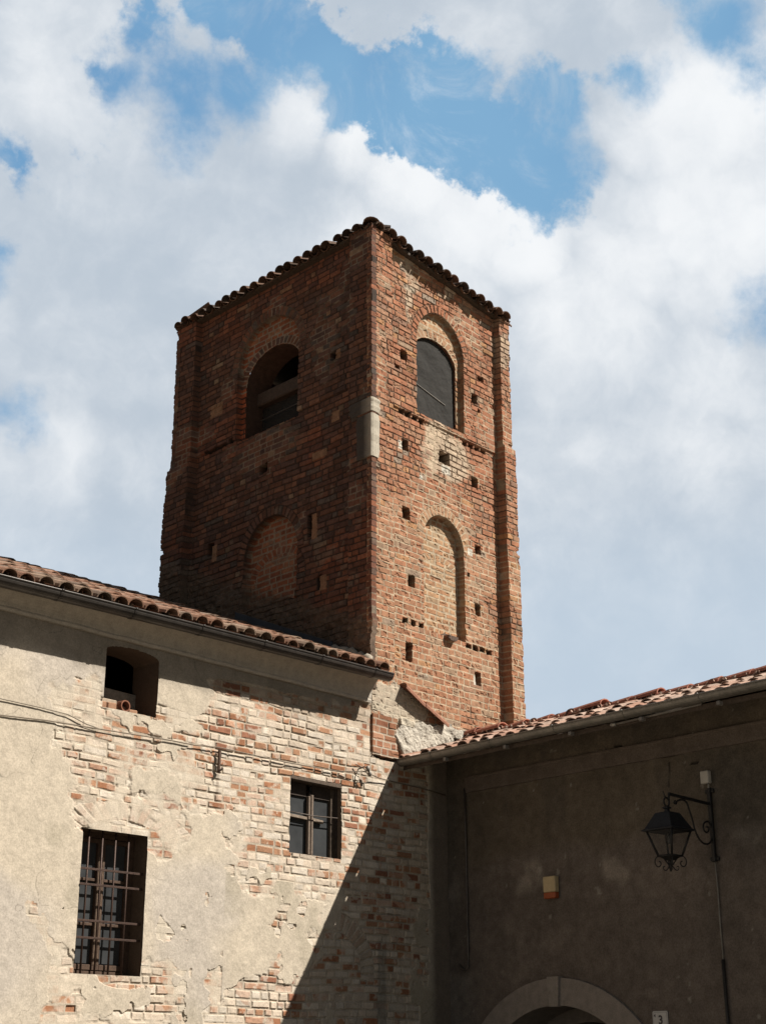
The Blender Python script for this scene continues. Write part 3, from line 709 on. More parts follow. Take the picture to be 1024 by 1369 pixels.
    pd = poly_dist(U, V, [(.36, 5.1), (.57, 4.80), (1.3, 4.95), (2.0, 5.2), (1.75, 5.34), (1.40, 5.40), (.98, 5.32), (.72, 5.34), (.50, 5.30)]) + .10 * (fbm(U, V, .14, 4, 63) - .5)
    pm = sst(pd, -.004, .012)
    H = H * (1 - pm) + (.030 + .05 * (fbm(U, V, .09, 5, 64, .62) - .5)) * pm; C = lerp(C, np.array((.62, .565, .475)) * (.70 + .5 * fbm(U, V, .06, 5, 65, .6))[..., None], pm)
    # damp green-grey stain of an old downpipe in the corner
    gs = sst(np.abs(U - .17 - .06 * (fbm(U, V, .3, 3, 81) - .5)), .085, .05) * sst(V, 2.9, 2.6); C = lerp(C, np.array((.24, .235, .20)), gs * .5)
    st = sst(np.abs(U + 2.36 + .03 * (fbm(U, V, .2, 2, 82) - .5)), .03, .012) * (V < 4.5) * (V > 4.02); C = lerp(C, np.array((.26, .20, .15)), st * .5)
    keep = ((U < 0) | (V < 5.30)) & ~in_arch(U, V, -3.87, -3.19, 4.71, 5.285, .075, -.013) & ~((U > -3.987) & (U < -3.223) & (V > 2.293) & (V < 3.562)) & ~((U > -1.297) & (U < -.503) & (V > 3.603) & (V < 4.417))
    return relief('wall', us, vs, H, C, keep, (0, 0, 0), (1, 0, 0), (0, -1, 0), M_WALL, house)
house_front()

HX0 = -9.0
def house_body():
    mb = MB(); z0 = 5.78; yr = 5.3; zr = z0 - .06 + .392 * yr; yb = 2 * yr
    mb.add([(HX0, 0.02, 0), (HX0, yb, 0), (HX0, yb, z0), (HX0, yr, zr), (HX0, .02, z0), (HX0 + .3, 0.02, 0), (HX0 + .3, yb, 0), (HX0 + .3, yb, z0), (HX0 + .3, yr, zr), (HX0 + .3, .02, z0)],
           [(0, 1, 2, 3, 4), (9, 8, 7, 6, 5), (0, 5, 6, 1), (1, 6, 7, 2)], (.5, .42, .32)); mb.build('wall', M_WALL, house)
    mb = MB(); mb.box(((HX0 + .5) / 2, yb - .15, z0 / 2), ((.5 - HX0) / 2 - .05, 0, 0), (0, .15, 0), (0, 0, z0 / 2), (.5, .42, .32)); mb.build('wall', M_WALL, house)
    mb = MB(); x = .30
    mb.box((x + .06, (4.0 + yb) / 2, z0 / 2), (.06, 0, 0), (0, (yb - 4.0) / 2 - .3, 0), (0, 0, z0 / 2), (.5, .42, .32))
    ya = 3.9; za = z0 - .06 + .392 * ya
    mb.add([(x, ya, z0 - .1), (x, yb, z0 - .1), (x, yr, zr - .12), (x, ya, za - .12), (x + .12, ya, z0 - .1), (x + .12, yb, z0 - .1), (x + .12, yr, zr - .12), (x + .12, ya, za - .12)], [(0, 1, 2, 3), (7, 6, 5, 4), (0, 4, 5, 1), (1, 5, 6, 2), (2, 6, 7, 3), (3, 7, 4, 0)], (.5, .42, .32)); mb.build('wall', M_WALL, house)
    # inner floor keeps the rooms dark
    mb = MB(); mb.box(((HX0) / 2, yb / 2, 4.55), (-HX0 / 2 - .3, 0, 0), (0, yb / 2 - .35, 0), (0, 0, .05), (.2, .16, .12)); mb.build('attic_floor', M_WOOD, house)
house_body()

def cornice():
    mb = MB(); prof = [(0, 5.405), (.035, 5.405), (.042, 5.43), (.036, 5.45)]
    for k in range(9):                                            # cove
        a = math.pi / 2 * k / 8; prof.append((.225 - .185 * math.cos(a), 5.465 + .235 * math.sin(a) * 1.0))
    prof += [(.24, 5.71), (.24, 5.725), (0, 5.725)]
    n = 60; a = Vector((HX0, -.003, 0)); b_ = Vector((-.05, -.003, 0)); vs = []; m = len(prof)
    rnd = random.Random(8)
    for i in range(n + 1):
        x = a.lerp(b_, i / n); w = rnd.uniform(-.003, .003)
        kz = (5.695 + .0187 * (x.x + .05) - 5.45) / (5.71 - 5.45)
        vs += [(x.x, -(y) - .003 - w, (5.45 + (z - 5.45) * kz if z > 5.45 else z) + w) for (y, z) in prof]
    fs = [(i * m + k, i * m + (k + 1) % m, (i + 1) * m + (k + 1) % m, (i + 1) * m + k) for i in range(n) for k in range(m)]
    fs += [tuple(range(m)), tuple(n * m + k for k in range(m))]
    mb.add(vs, fs, (.58, .515, .43)); mb.build('cornice', M_STONE, house)
cornice()

def half_gutter(mb, a, b_, outd, r, c, seg=12):
    """half-round gutter with a beaded lip, open at the top"""
    a, b_, outd = Vector(a), Vector(b_), Vector(outd).normalized(); up = Vector((0, 0, 1))
    prof = [(math.cos(math.pi * k / seg + math.pi) * r, math.sin(math.pi * k / seg + math.pi) * r) for k in range(seg + 1)]
    inner = [(x * .96, y * .96 + .001) for (x, y) in prof[::-1]]
    mb.sweep(prof + inner, a, b_, outd, up, c, True, True, 1)
    mb.tube([a + outd * r + up * .004, b_ + outd * r + up * .004], .010, 8, c)
    for e in (a, b_):                                             # end stops
        d = (b_ - a).normalized() * .003
        vs = [e + outd * x + up * y for (x, y) in prof]; vs2 = [v + d for v in vs]; n = len(vs)
        mb.add(vs + vs2, [tuple(range(n)), tuple(range(n, 2 * n))[::-1]] + [(k, (k + 1) % n, n + (k + 1) % n, n + k) for k in range(n)], c)
def gutter_bands(a, b_, outd, r, ts, c, parent, name='bracket', mat=None):
    a, b_, outd = Vector(a), Vector(b_), Vector(outd).normalized(); D = (b_ - a).normalized(); up = Vector((0, 0, 1))
    for tt in ts:
        p = a + D * tt; mb = MB(); seg = 12; rr = r + .005
        prof = [(math.cos(math.pi * k / seg + math.pi) * rr, math.sin(math.pi * k / seg + math.pi) * rr) for k in range(seg + 1)]
        prof += [(x * .975, y * .975) for (x, y) in prof[::-1]]
        mb.sweep(prof, p - D * .014, p + D * .014, outd, up, c); mb.tube([p - D * .014 + outd * (r + .002) + up * .006, p + D * .014 + outd * (r + .002) + up * .006], .013, 8, c)
        mb.build(name, mat or M_METAL, parent)
def house_gutter():
    a = Vector((HX0 - .1, -.305, 5.615 + .02 * -.5)); b_ = Vector((-.045, -.305, 5.69)); a.z = b_.z + (a.x - b_.x) * .0187
    mb = MB(); half_gutter(mb, a, b_, (0, -1, 0), .077, (.080, .070, .062)); g = mb.build('gutter', M_METAL, house)
    L = (b_ - a).length
    gutter_bands(a, b_, (0, -1, 0), .077, [L - .30 - .87 * k for k in range(10)], (.060, .052, .046), g)
house_gutter()

PITCH = math.atan(.392)
def house_roof():
    mb = MB(); Ld = Vector((0, math.cos(PITCH), math.sin(PITCH))); Ud = Vector((1, 0, 0.0218))
    col = lambda r: jit(r, .78, 1.2, r.choice([(.34, .19, .125), (.38, .225, .155), (.30, .165, .11), (.33, .23, .165), (.28, .20, .15)]))
    O = Vector((HX0 - .1, -.325, 5.505)); W_ = -HX0 + .1 - .02
    tile_roof(mb, O, Ud, Ld, 9.35, 6.0, .212, col, 81, lambda u, l: (u > W_ - .02 and l < .38) or u > W_ + .33, r=.094, expo=.34, jit=.015, back=.06)
    n = Vector((0, -math.sin(PITCH), math.cos(PITCH)))
    r_ = mb.build('roof', M_TILE, house)
    dk = MB(); L = 5.95
    p0 = O + Ld * .06 - n * .03; p1 = Vector((.0, -.26, 5.52 + .0218 * 9.1 + .02)) - n * .03
    q0 = p0 + Ld * L; q1 = Vector((.42, p1.y, p1.z)) + Ld * L
    dk.add([p0, p1, q1, q0, p0 - n * .06, p1 - n * .06, q1 - n * .06, q0 - n * .06], [(0, 1, 2, 3), (7, 6, 5, 4), (0, 4, 5, 1), (1, 5, 6, 2), (2, 6, 7, 3), (3, 7, 4, 0)], (.14, .10, .07))
    bk = Vector((0, 1, -.392)).normalized() * 5.9                # rear slope
    dk.add([q0, q1, q1 + bk, q0 + bk], [(0, 1, 2, 3)], (.3, .17, .11))
    dk.build('roof_deck', M_WOOD, r_)
    # lead flashing where the roof meets the tower
    fl = MB(); pts = [(.66, 6.19), (1.2, 6.41), (1.8, 6.66), (2.55, 6.97)]
    for k in range(3):
        (s0, z0), (s1, z1) = pts[k], pts[k + 1]; mid = P_side((s0 + s1) / 2, (z0 + z1) / 2 + .02, .02)
        d = P_side(s1, z1) - P_side(s0, z0)
        fl.box(mid, d / 2, Vector(NL) * .012, Vector((0, 0, .065)), (.055, .062, .075), .003)
    fl.build('flashing', M_METAL, house)
    mo = MB(); rnd = random.Random(9)                            # mortar fillet behind the last tiles
    prev = [P_side(-.02 + .62 * k / 12, 5.93 + .40 * (.62 * k / 12) + rnd.uniform(-.02, .02), .05) for k in range(13)]
    mo.tube(prev, [.055 + rnd.uniform(-.012, .012) for _ in prev], 7, (.42, .37, .30)); mo.build('mortar_fillet', M_STONE, house)
house_roof()

def fr_house(u, v, n): return Vector((u, -n, v))
def attic():
    a = arch_pts(-3.87, -3.19, 4.71, 5.285, .075, 14)
    w = jamb('attic_window', a, fr_house, .004, .40, (.17, .118, .085), M_WALL, house); tag(w, 'open attic hole with a shallow brick arch')
    mb = MB(); rnd = random.Random(3)
    for k in range(5):                                            # loose bricks along the sill
        x = -3.80 + .125 * k; hh = (.045, .048, .042, .032, .02)[k]
        mb.box((x, .19 + rnd.uniform(-.02, .02), 4.71 + hh), (.055, 0, .002), (0, .10, 0), (0, 0, hh), jit(rnd, .8, 1.1, (.42, .24, .15)), .008)
    mb.box((-3.72, .20, 4.82), (.12, 0, 0), (0, .09, 0), (0, 0, .022), (.50, .40, .30), .008); mb.build('sill', M_WALL, w)
    mb = MB()
    for (r, c) in ((.058, (.30, .13, .08)),):
        seg = 16; vs = []
        for (y, rr) in ((.05, r), (.05, r * .78), (.35, r * .78), (.35, r)):
            vs += [(-3.54 + math.cos(2 * math.pi * k / seg) * rr, y, 4.79 + math.sin(2 * math.pi * k / seg) * rr) for k in range(seg)]
        fs = [(i * seg + k, i * seg + (k + 1) % seg, ((i + 1) % 4) * seg + (k + 1) % seg, ((i + 1) % 4) * seg + k) for i in range(4) for k in range(seg)]
        mb.add(vs, fs, c)
    mb.build('pipe', M_TILE, w)
    mb = MB(); mb.box((-3.5, .36, 4.86), (.33, 0, -.01), (0, .02, 0), (0, 0, .15), (.30, .27, .23)); mb.build('back_board', M_WOOD, w)
attic()

def barred_window():
    u0, u1, v0, v1 = -4.0, -3.21, 2.28, 3.575
    w = jamb('barred_window', [(u0, v0), (u1, v0), (u1, v1), (u0, v1)], fr_house, .004, .30, (.17, .12, .085), M_WALL, house); tag(w, 'tall dark window behind a rusty iron grille')
    mb = MB(); y = .22; br = (.10, .062, .042)
    um = (u0 + u1) / 2
    def bar(x0, x1, z0, z1, dy=0, th=.022, c=br): mb.box(((x0 + x1) / 2, y + dy, (z0 + z1) / 2), ((x1 - x0) / 2, 0, 0), (0, th, 0), (0, 0, (z1 - z0) / 2), c, .004)
    bar(u0, u0 + .05, v0, v1); bar(u1 - .05, u1, v0, v1); bar(u0 + .05, u1 - .05, v1 - .05, v1); bar(u0 + .05, u1 - .05, v0, v0 + .05)
    sash = []
    for (a, b_) in ((u0 + .055, um - .004), (um + .004, u1 - .055)):
        bar(a, a + .042, v0 + .055, v1 - .055, -.006); bar(b_ - .042, b_, v0 + .055, v1 - .055, -.006)
        zs = [v0 + .055, v0 + .46, v0 + .86, v1 - .055]
        bar(a + .042, b_ - .042, zs[0], zs[0] + .05, -.006); bar(a + .042, b_ - .042, zs[3] - .04, zs[3], -.006)
        for z in zs[1:3]: bar(a + .042, b_ - .042, z - .014, z + .014, -.004, .018)
        for k in range(3): sash.append((a + .04, b_ - .04, zs[k] + (.045 if k == 0 else .012), zs[k + 1] - (.035 if k == 2 else .012)))
    for x in (um - .022, um + .022):                              # flaking pale paint along the meeting stiles
        bar(x - .006, x + .006, v0 + .10, v1 - .22, -.029, .003, (.24, .17, .12))
    mb.build('frame', M_WOOD, w)
    for (a, b_, c, d) in sash:
        p = MB(); p.box(((a + b_) / 2, y + .004, (c + d) / 2), ((b_ - a) / 2, 0, 0), (0, .002, 0), (0, 0, (d - c) / 2)); p.build('pane', M_GLASS, w)
    bk = MB(); bk.box((um, .72, (v0 + v1) / 2), (.6, 0, 0), (0, .01, 0), (0, 0, .8), (.05, .045, .04)); bk.build('dark_backing', M_WOOD, w)  # dark sheet behind the panes, standing in for the unlit room
    rust = (.075, .042, .030); yb = .055
    for x in (-3.872, -3.715, -3.560, -3.405): 
        g = MB(); g.tube([(x, yb, v0 - .01), (x + .003, yb + .002, (v0 + v1) / 2), (x, yb, v1 + .01)], .0095, 8, rust); g.build('bar', M_IRON, w)
    for z in (3.215, 3.075, 2.755, 2.605):
        g = MB(); g.box((um, yb - .004, z), ((u1 - u0) / 2 + .01, 0, 0), (0, .005, 0), (0, 0, .0105), rust, .002); g.build('bar', M_IRON, w)
barred_window()

def cross_window():
    u0, u1, v0, v1 = -1.31, -.49, 3.59, 4.43
    w = jamb('casement_window', [(u0, v0), (u1, v0), (u1, v1), (u0, v1)], fr_house, .004, .24, (.22, .16, .115), M_WALL, house); tag(w, 'small square window with a weathered cross-shaped frame')
    y = .11; g = (.23, .175, .135); dk = (.065, .048, .038)
    mb = MB()
    def bar(x0, x1, z0, z1, dy=0, th=.02, c=g, lean=0): mb.box(((x0 + x1) / 2, y + dy, (z0 + z1) / 2), ((x1 - x0) / 2, 0, lean), (0, th, 0), (0, 0, (z1 - z0) / 2), c, .004)
    bar(u0, u0 + .035, v0, v1 - .06, 0, .022, dk); bar(u1 - .085, u1 - .03, v0 + .01, v1 - .06, .005, .022, (.11, .082, .06)); bar(u1 - .03, u1, v0, v1 - .06, -.01, .03, dk)
    bar(u0, u1, v0, v0 + .026, 0, .03, (.26, .21, .16))
    xm = -.898
    bar(xm - .040, xm - .008, v0 + .026, v1 - .19, -.012); bar(xm - .008, xm + .008, v0 + .026, v1 - .14, 0, .018, dk); bar(xm + .008, xm + .040, v0 + .026, v1 - .17, -.010)
    bar(u0 + .03, xm - .048, 3.990, 4.022, -.006, .016, (.30, .235, .18), -.006); bar(xm + .046, u1 - .20, 3.975, 4.009, -.006, .016, (.30, .235, .18), -.006)
    bar(u0 + .03, xm - .048, v1 - .20, v1 - .06, .012, .014, dk); bar(xm + .046, u1 - .085, v1 - .20, v1 - .06, .012, .014, dk)
    mb.build('frame', M_WOOD, w)
    lt = MB(); lt.box(((u0 + u1) / 2, .075, v1 - .032), ((u1 - u0) / 2 - .002, 0, -.004), (0, .07, 0), (0, 0, .028), (.13, .095, .07), .008); lt.build('lintel', M_WOOD, w)
    for (a, b_, c, d) in ((u0 + .03, xm - .03, v0 + .02, 4.0), (xm + .03, u1 - .08, v0 + .02, 3.99), (u0 + .03, xm - .03, 4.01, v1 - .07), (xm + .03, u1 - .08, 4.0, v1 - .07)):
        p = MB(); p.box(((a + b_) / 2, y + .022, (c + d) / 2), ((b_ - a) / 2, 0, 0), (0, .002, 0), (0, 0, (d - c) / 2)); p.build('pane', M_GLASS, w)
    r_ = MB(); r_.tube([(u0, .04, 4.035), (xm, .045, 4.028), (u1 - .03, .04, 4.045)], .006, 6, (.14, .11, .09)); r_.build('rod', M_IRON, w)
cross_window()

def wall_iron():
    mb = MB(); mb.box((-2.37, -.035, 4.40), (.014, 0, -.004), (0, .014, 0), (.002, 0, .115), (.13, .08, .055), .004)
    mb.tube([(-2.37, -.02, 4.31), (-2.37, -.07, 4.31), (-2.36, -.075, 4.34)], .010, 6, (.10, .065, .05)); mb.build('wall_anchor', M_IRON, house)
    mb = MB(); mb.tube([(-.22, .03, 4.62), (-.22, -.09, 4.64), (-.18, -.12, 4.60), (-.16, -.11, 4.56)], .008, 7, (.22, .18, .145))
    mb.tube([(-.30, -.03, 4.66), (-.20, -.06, 4.63), (-.10, -.05, 4.55)], .006, 6, (.22, .18, .145))
    for p in ((-.20, -.12, 4.615), (-.12, -.075, 4.575)):
        mb.tube([(p[0], p[1], p[2] - .03), (p[0], p[1], p[2]), (p[0], p[1], p[2] + .02), (p[0], p[1], p[2] + .035)], [.018, .026, .022, .012], 8, (.34, .31, .27))
    mb.build('cable_bracket', M_IRON, house)
wall_iron()
def cables():
    mb = MB(); pts = [(-9, -.03, 4.36), (-6.6, -.03, 4.40), (-4.99, -.035, 4.445), (-4.51, -.035, 4.475), (-3.82, -.04, 4.495), (-3.08, -.04, 4.515), (-2.7, -.04, 4.527), (-2.37, -.05, 4.545), (-1.9, -.035, 4.535), (-1.41, -.035, 4.53), (-.9, -.035, 4.535), (-.59, -.04, 4.55), (-.22, -.10, 4.585), (.1, -.05, 4.56), (.43, -.035, 4.55), (.9, -.035, 4.54), (1.3, -.035, 4.52)]
    rnd = random.Random(5); pts = [(x, y, z + rnd.uniform(-.006, .006)) for x, y, z in pts]
    pts = [(x, y + .014, z) for x, y, z in pts]; mb.tube(pts, .0062, 7, (.24, .19, .14)); tag(mb.build('cable', M_CABLE, None), 'long brown electric cable running along the house wall above both lower windows', 'cable')
    mb = MB(); mb.tube([(-9, -.022, 4.63), (-6, -.022, 4.60), (-5.01, -.022, 4.595), (-4.6, -.022, 4.588), (-4.27, -.022, 4.575), (-4.05, -.02, 4.52), (-3.9, -.022, 4.50)], .005, 6, (.30, .25, .19)); tag(mb.build('cable', M_CABLE, None), 'short thin cable on the beige plaster left of the attic hole, above the thicker one', 'cable')
cables()

# ================================================================== GATEHOUSE
TW = R(6.95); DW = Vector((-math.sin(TW), -math.cos(TW), 0)); NW = Vector((-math.cos(TW), math.sin(TW), 0)); WP = Vector((1.35, 0, 0))
def fw(t_, z, n=0.0): return WP + DW * t_ + NW * n + Vector((0, 0, z))
gate = empty('gatehouse', 'low shaded wing with a stone gate arch and tiled roof, right of the tower', 'building')
GL = 9.0; AC, AZ, RI, RO = 1.64, .79, 1.30, 1.58
def gate_wall():
    us = np.arange(-.15, GL, .02); vs = np.arange(0, 5.06, .02); U, V = np.meshgrid(us, vs)
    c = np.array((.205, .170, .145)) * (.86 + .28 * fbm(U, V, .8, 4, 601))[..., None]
    up = sst(V + .25 * (fbm(U, V, .6, 3, 602) - .5), 3.55, 3.85); c = lerp(c, c * np.array((.86, .85, .76)), up)
    band = sst(np.abs(V - 3.42 - .025 * U + .14 * (fbm(U, V, .7, 3, 603) - .5)), .26, .05) * sst(fbm(U, V, .42, 4, 604), .46, .64)
    c = lerp(c, np.array((.40, .345, .29)), band * .70)
    dark = sst(fbm(U, V * .8, 1.0, 4, 605), .52, .7) * sst(V, 2.2, 3.4); c = lerp(c, np.array((.105, .095, .085)), dark * .5)
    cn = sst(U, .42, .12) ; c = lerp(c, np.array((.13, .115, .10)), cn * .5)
    low = sst(U, .62, .2) * sst(V, 2.55, 2.35) * .5; c = lerp(c, np.array((.27, .245, .22)), low)
    n = fbm(U, V, .05, 3, 606); c = c * (.85 + .3 * n)[..., None]
    drip = sst(fbm(U * 1.0, V * .12, .16, 4, 611), .52, .75) * sst(V, 3.4, 4.4); c = lerp(c, np.array((.13, .112, .095)), drip * .55)
    patch = sst(fbm(U, V, .55, 5, 612), .56, .60) * sst(V, 3.9, 3.3); c = lerp(c, c * 1.22, patch * .6)
    chip = sst(fbm(U, V, .13, 3, 607), .83, .85) * .7; c = lerp(c, np.array((.42, .38, .33)), chip)
    H = (fbm(U, V, .9, 4, 608) - .5) * .03 + (fbm(U, V, .08, 3, 609) - .5) * .008
    rho = np.hypot(U - AC, V - AZ); keep = ~(((rho < RI + .13) & (V > AZ)) | ((np.abs(U - AC) < RI + .13) & (V <= AZ)))
    cr = sst(np.abs(U - 3.30 - .04 * (V - 4.3)), .012, .006) * (V > 4.18) * (V < 4.45); c = lerp(c, np.array((.05, .045, .04)), cr)
    for (u, v, a, b_) in ((3.62, 4.40, .05, .018), (3.3, 4.52, .09, .02), (2.65, 4.70, .06, .03)):
        m = np.hypot((U - u) / a, (V - v) / b_) < 1; c[m] *= .4; H[m] -= .02
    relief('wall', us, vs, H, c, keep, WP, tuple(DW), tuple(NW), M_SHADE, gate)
    mb = MB()                                                    # rear wall and far end
    mb.box(fw(GL / 2, 2.5, -1.0), DW * (GL / 2), NW * .06, (0, 0, 2.5), (.3, .25, .2)); mb.build('wall', M_SHADE, gate)
    mb = MB(); mb.box(fw(GL, 2.5, -.5), DW * .05, NW * .5, (0, 0, 2.5), (.3, .25, .2)); mb.build('wall', M_SHADE, gate)
gate_wall()
def arch_ring(ri, ro, d0, d1, colr, name, parent, zbot=0.0, n=36):
    """an arch of stone on two jambs, from depth d0 (out) to d1 (in)"""
    mb = MB(); prof = []
    a0 = 0.0
    pts_i = [(AC + ri, zbot)] + [(AC + ri * math.cos(math.pi * k / n), AZ + ri * math.sin(math.pi * k / n)) for k in range(n + 1)] + [(AC - ri, zbot)]
    pts_o = [(AC + ro, zbot)] + [(AC + ro * math.cos(math.pi * k / n), AZ + ro * math.sin(math.pi * k / n)) for k in range(n + 1)] + [(AC - ro, zbot)]
    m = len(pts_i); vs = []
    for d in (d0, d1):
        vs += [fw(u, z, d) for (u, z) in pts_i] + [fw(u, z, d) for (u, z) in pts_o]
    fs = []
    for k in range(m - 1):
        fs += [(k, k + 1, m + k + 1, m + k), (2 * m + k + 1, 2 * m + k, 3 * m + k, 3 * m + k + 1), (k + 1, k, 2 * m + k, 2 * m + k + 1), (m + k, m + k + 1, 3 * m + k + 1, 3 * m + k)]
    fs += [(0, m, 3 * m, 2 * m), (m - 1, 3 * m - 1, 4 * m - 1, 2 * m - 1)]
    mb.add(vs, fs, colr); return mb.build(name, M_STONE, parent)
def gate_arch():
    a = arch_ring(RI, RO, .045, -.50, (.34, .295, .26), 'arch_surround', gate)
    mb = MB(); z0, z1 = AZ + RI - .012, AZ + RO + .012
    p = [(-.062, z0), (.062, z0), (.085, z1), (-.085, z1)]
    vs = [fw(AC + x, z, .075) for x, z in p] + [fw(AC + x, z, -.02) for x, z in p]
    mb.add(vs, [(0, 1, 2, 3), (7, 6, 5, 4), (0, 4, 5, 1), (1, 5, 6, 2), (2, 6, 7, 3), (3, 7, 4, 0)], (.37, .325, .285)); mb.build('keystone', M_STONE, a)
    arch_ring(RI - .16, RI - .002, -.50, -.72, (.24, .21, .185), 'inner_arch', gate)
    mb = MB()
    for k in range(14): mb.box(fw(AC - 1.2 + .185 * k, 1.0, -.74 - .004 * (k % 2)), DW * .090, NW * .02, (0, 0, 1.0), (.06, .048, .04), .004)
    mb.build('gate_door', M_WOOD, gate)
gate_arch()
def gate_moulding():
    mb = MB(); prof = [(0, 4.505), (.020, 4.510), (.026, 4.535), (.026, 4.66), (.034, 4.672), (.034, 4.69), (0, 4.70)]
    mb.sweep([(n_, z) for n_, z in prof], fw(.34, 0, 0), fw(GL, 0, 0), NW, (0, 0, 1), (.185, .15, .125), True, True, 60, .002, 3); mb.build('moulding', M_SHADE, gate)
gate_moulding()
def gate_roof():
    p = R(18.6); Ld = (-NW * math.cos(p) + Vector((0, 0, math.sin(p)))); Lb = (NW * math.cos(p) + Vector((0, 0, math.sin(p))))
    col = lambda r: jit(r, .82, 1.15, r.choice([(.50, .345, .27), (.46, .295, .22), (.53, .39, .31), (.42, .24, .17), (.45, .32, .25)]))
    mb = MB(); ln = 1.31
    tile_roof(mb, fw(.10, 4.782, .80), DW, Ld, GL, ln - .2, .196, col, 91, None, r=.086, expo=.33, jit=.022)
    tile_roof(mb, fw(-.05, 4.80, -1.66), DW, Lb, GL, ln - .2, .196, col, 92, None, r=.086, expo=.33, jit=.018)
    r_ = mb.build('roof', M_TILE, gate)
    dk = MB(); e0, e1 = fw(.05, 4.765, .78), fw(GL, 4.765, .78); k0, k1 = fw(-.05, 5.20, -.43), fw(GL, 5.20, -.43); b0, b1 = fw(-.05, 4.785, -1.64), fw(GL, 4.785, -1.64); dz = Vector((0, 0, .05))
    dk.add([e0, e1, k1, k0, b1, b0] + [x - dz for x in (e0, e1, k1, k0, b1, b0)], [(0, 1, 2, 3), (3, 2, 4, 5), (6, 9, 8, 7), (9, 11, 10, 8), (0, 6, 7, 1), (5, 4, 10, 11), (1, 7, 8, 2), (2, 8, 10, 4), (0, 3, 9, 6), (3, 5, 11, 9)], (.12, .09, .07)); dk.build('roof_deck', M_WOOD, r_)
    rd = MB(); rnd = random.Random(2); q = -.25; 
    while q < GL:
        L = .46; lift = rnd.gauss(0, .012)
        rd.tile(fw(q + .42 + L * .0, 5.282 + lift, -.43), (-DW + Vector((0, 0, -.04 + rnd.gauss(0, .02)))).normalized(), NW, Vector((0, 0, 1)), L, .105, .088, .016, jit(rnd, .85, 1.15, (.46, .19, .13))); q += .40
    rd.build('ridge', M_TILE, r_)
gate_roof()
def gate_gutter():
    a = fw(.115, 4.815, .845); b_ = fw(GL, 4.85, .845); mb = MB(); half_gutter(mb, a, b_, NW, .068, (.26, .24, .21)); g = mb.build('gutter', M_METAL, gate)
    gutter_bands(a, b_, NW, .068, [.55 + .93 * k for k in range(10)], (.24, .22, .19), g)
    for k in range(9):
        t_ = .62 + .93 * k; c = MB(); c.box(fw(t_ + .25, 4.725, .845), DW * .02, NW * .03, (0, 0, .020), (.26, .235, .21), .004); c.build('clip', M_PLASTIC, g)
    mb = MB(); mb.tube([fw(3.25, 4.74, .80), fw(4.35, 4.765, .80)], .013, 8, (.30, .27, .24)); mb.tube([fw(3.23, 4.74, .80), fw(3.29, 4.741, .80)], .022, 8, (.42, .39, .35)); mb.build('gutter_rod', M_METAL, g)
gate_gutter()

# ------------------------------------------------------------------ things on the gatehouse wall
def corner_pipe():
    mb = MB(); mb.tube([fw(.34, 4.56, .035), fw(.34, 4.0, .03), fw(.338, 3.3, .03), fw(.335, 2.60, .03), fw(.325, 2.53, .03), fw(.29, 2.50, .03), fw(.24, 2.515, .03), fw(.20, 2.56, .03)], .011, 8, (.15, .13, .115))
    tag(mb.build('drain_pipe', M_METAL, None), 'thin pipe with a hooked lower end in the dark corner of the gatehouse wall', 'pipe')
corner_pipe()
def alarm():
    o = empty('alarm_box', 'small cream alarm box with a red-orange lower part on the dark wall', 'alarm box'); 
    mb = MB(); mb.box(fw(1.64, 3.345, .036), DW * .088, NW * .034, (0, 0, .085), (.70, .55, .32), .008); mb.build('cover', M_PLASTIC, o)
    mb = MB(); mb.box(fw(1.64, 3.226, .035), DW * .086, NW * .033, (0, 0, .033), (.46, .11, .035), .008); mb.build('beacon', M_PLASTIC, o)
alarm()
def number_plate():
    o = empty('house_number', 'white enamel house number plate reading 3 beside the gate arch', 'number plate')
    def rr(w, h_, r, n=6):
        return [(sx * (w - r) + r * math.cos(a0 + math.pi / 2 * k / n), sy * (h_ - r) + r * math.sin(a0 + math.pi / 2 * k / n)) for (sx, sy, a0) in ((1, 1, 0), (-1, 1, math.pi / 2), (-1, -1, math.pi), (1, -1, 1.5 * math.pi)) for k in range(n + 1)]
    def slab(name, w, h_, r, n0, n1, c):
        mb = MB(); p = rr(w, h_, r); m = len(p)
        mb.add([fw(2.995 + x, 1.925 + z, n1) for x, z in p] + [fw(2.995 + x, 1.925 + z, n0) for x, z in p], [tuple(range(m)), tuple(range(m, 2 * m))[::-1]] + [(k, (k + 1) % m, m + (k + 1) % m, m + k) for k in range(m)], c); return mb.build(name, M_PAINT, o)
    slab('rim', .098, .084, .020, .002, .012, (.12, .12, .13)); slab('plate', .094, .080, .018, .010, .0145, (.62, .61, .60)); 
    slab('border', .084, .070, .014, .0145, .0150, (.16, .17, .20)); slab('field', .081, .067, .012, .0150, .0158, (.64, .63, .62))
    for (txt, size, x, z, bold) in (('3', .115, .005, -.042, .004), ('4', .045, -.066, .022, .0015)):
        cu = bpy.data.curves.new('digit', 'FONT'); cu.body = txt; cu.size = size; cu.extrude = .0006; cu.offset = bold; cu.align_x = 'CENTER'
        tmp = bpy.data.objects.new('digit', cu); COL.objects.link(tmp)
        bpy.context.view_layer.update()
        me = bpy.data.meshes.new_from_object(tmp.evaluated_get(bpy.context.evaluated_depsgraph_get())); bpy.data.objects.remove(tmp)
        a = me.attributes.new('col', 'FLOAT_COLOR', 'POINT'); a.data.foreach_set('color', np.tile(np.array((.03, .03, .05, 1), np.float32), len(me.vertices)))
        d = link('digit', me, M_PAINT, o); q = fw(2.995 + x, 1.925 + z, .0168)
        d.matrix_world = Matrix(((DW.x, 0, NW.x, q.x), (DW.y, 0, NW.y, q.y), (0, 1, 0, q.z), (0, 0, 0, 1)))
number_plate()
LT = 3.80
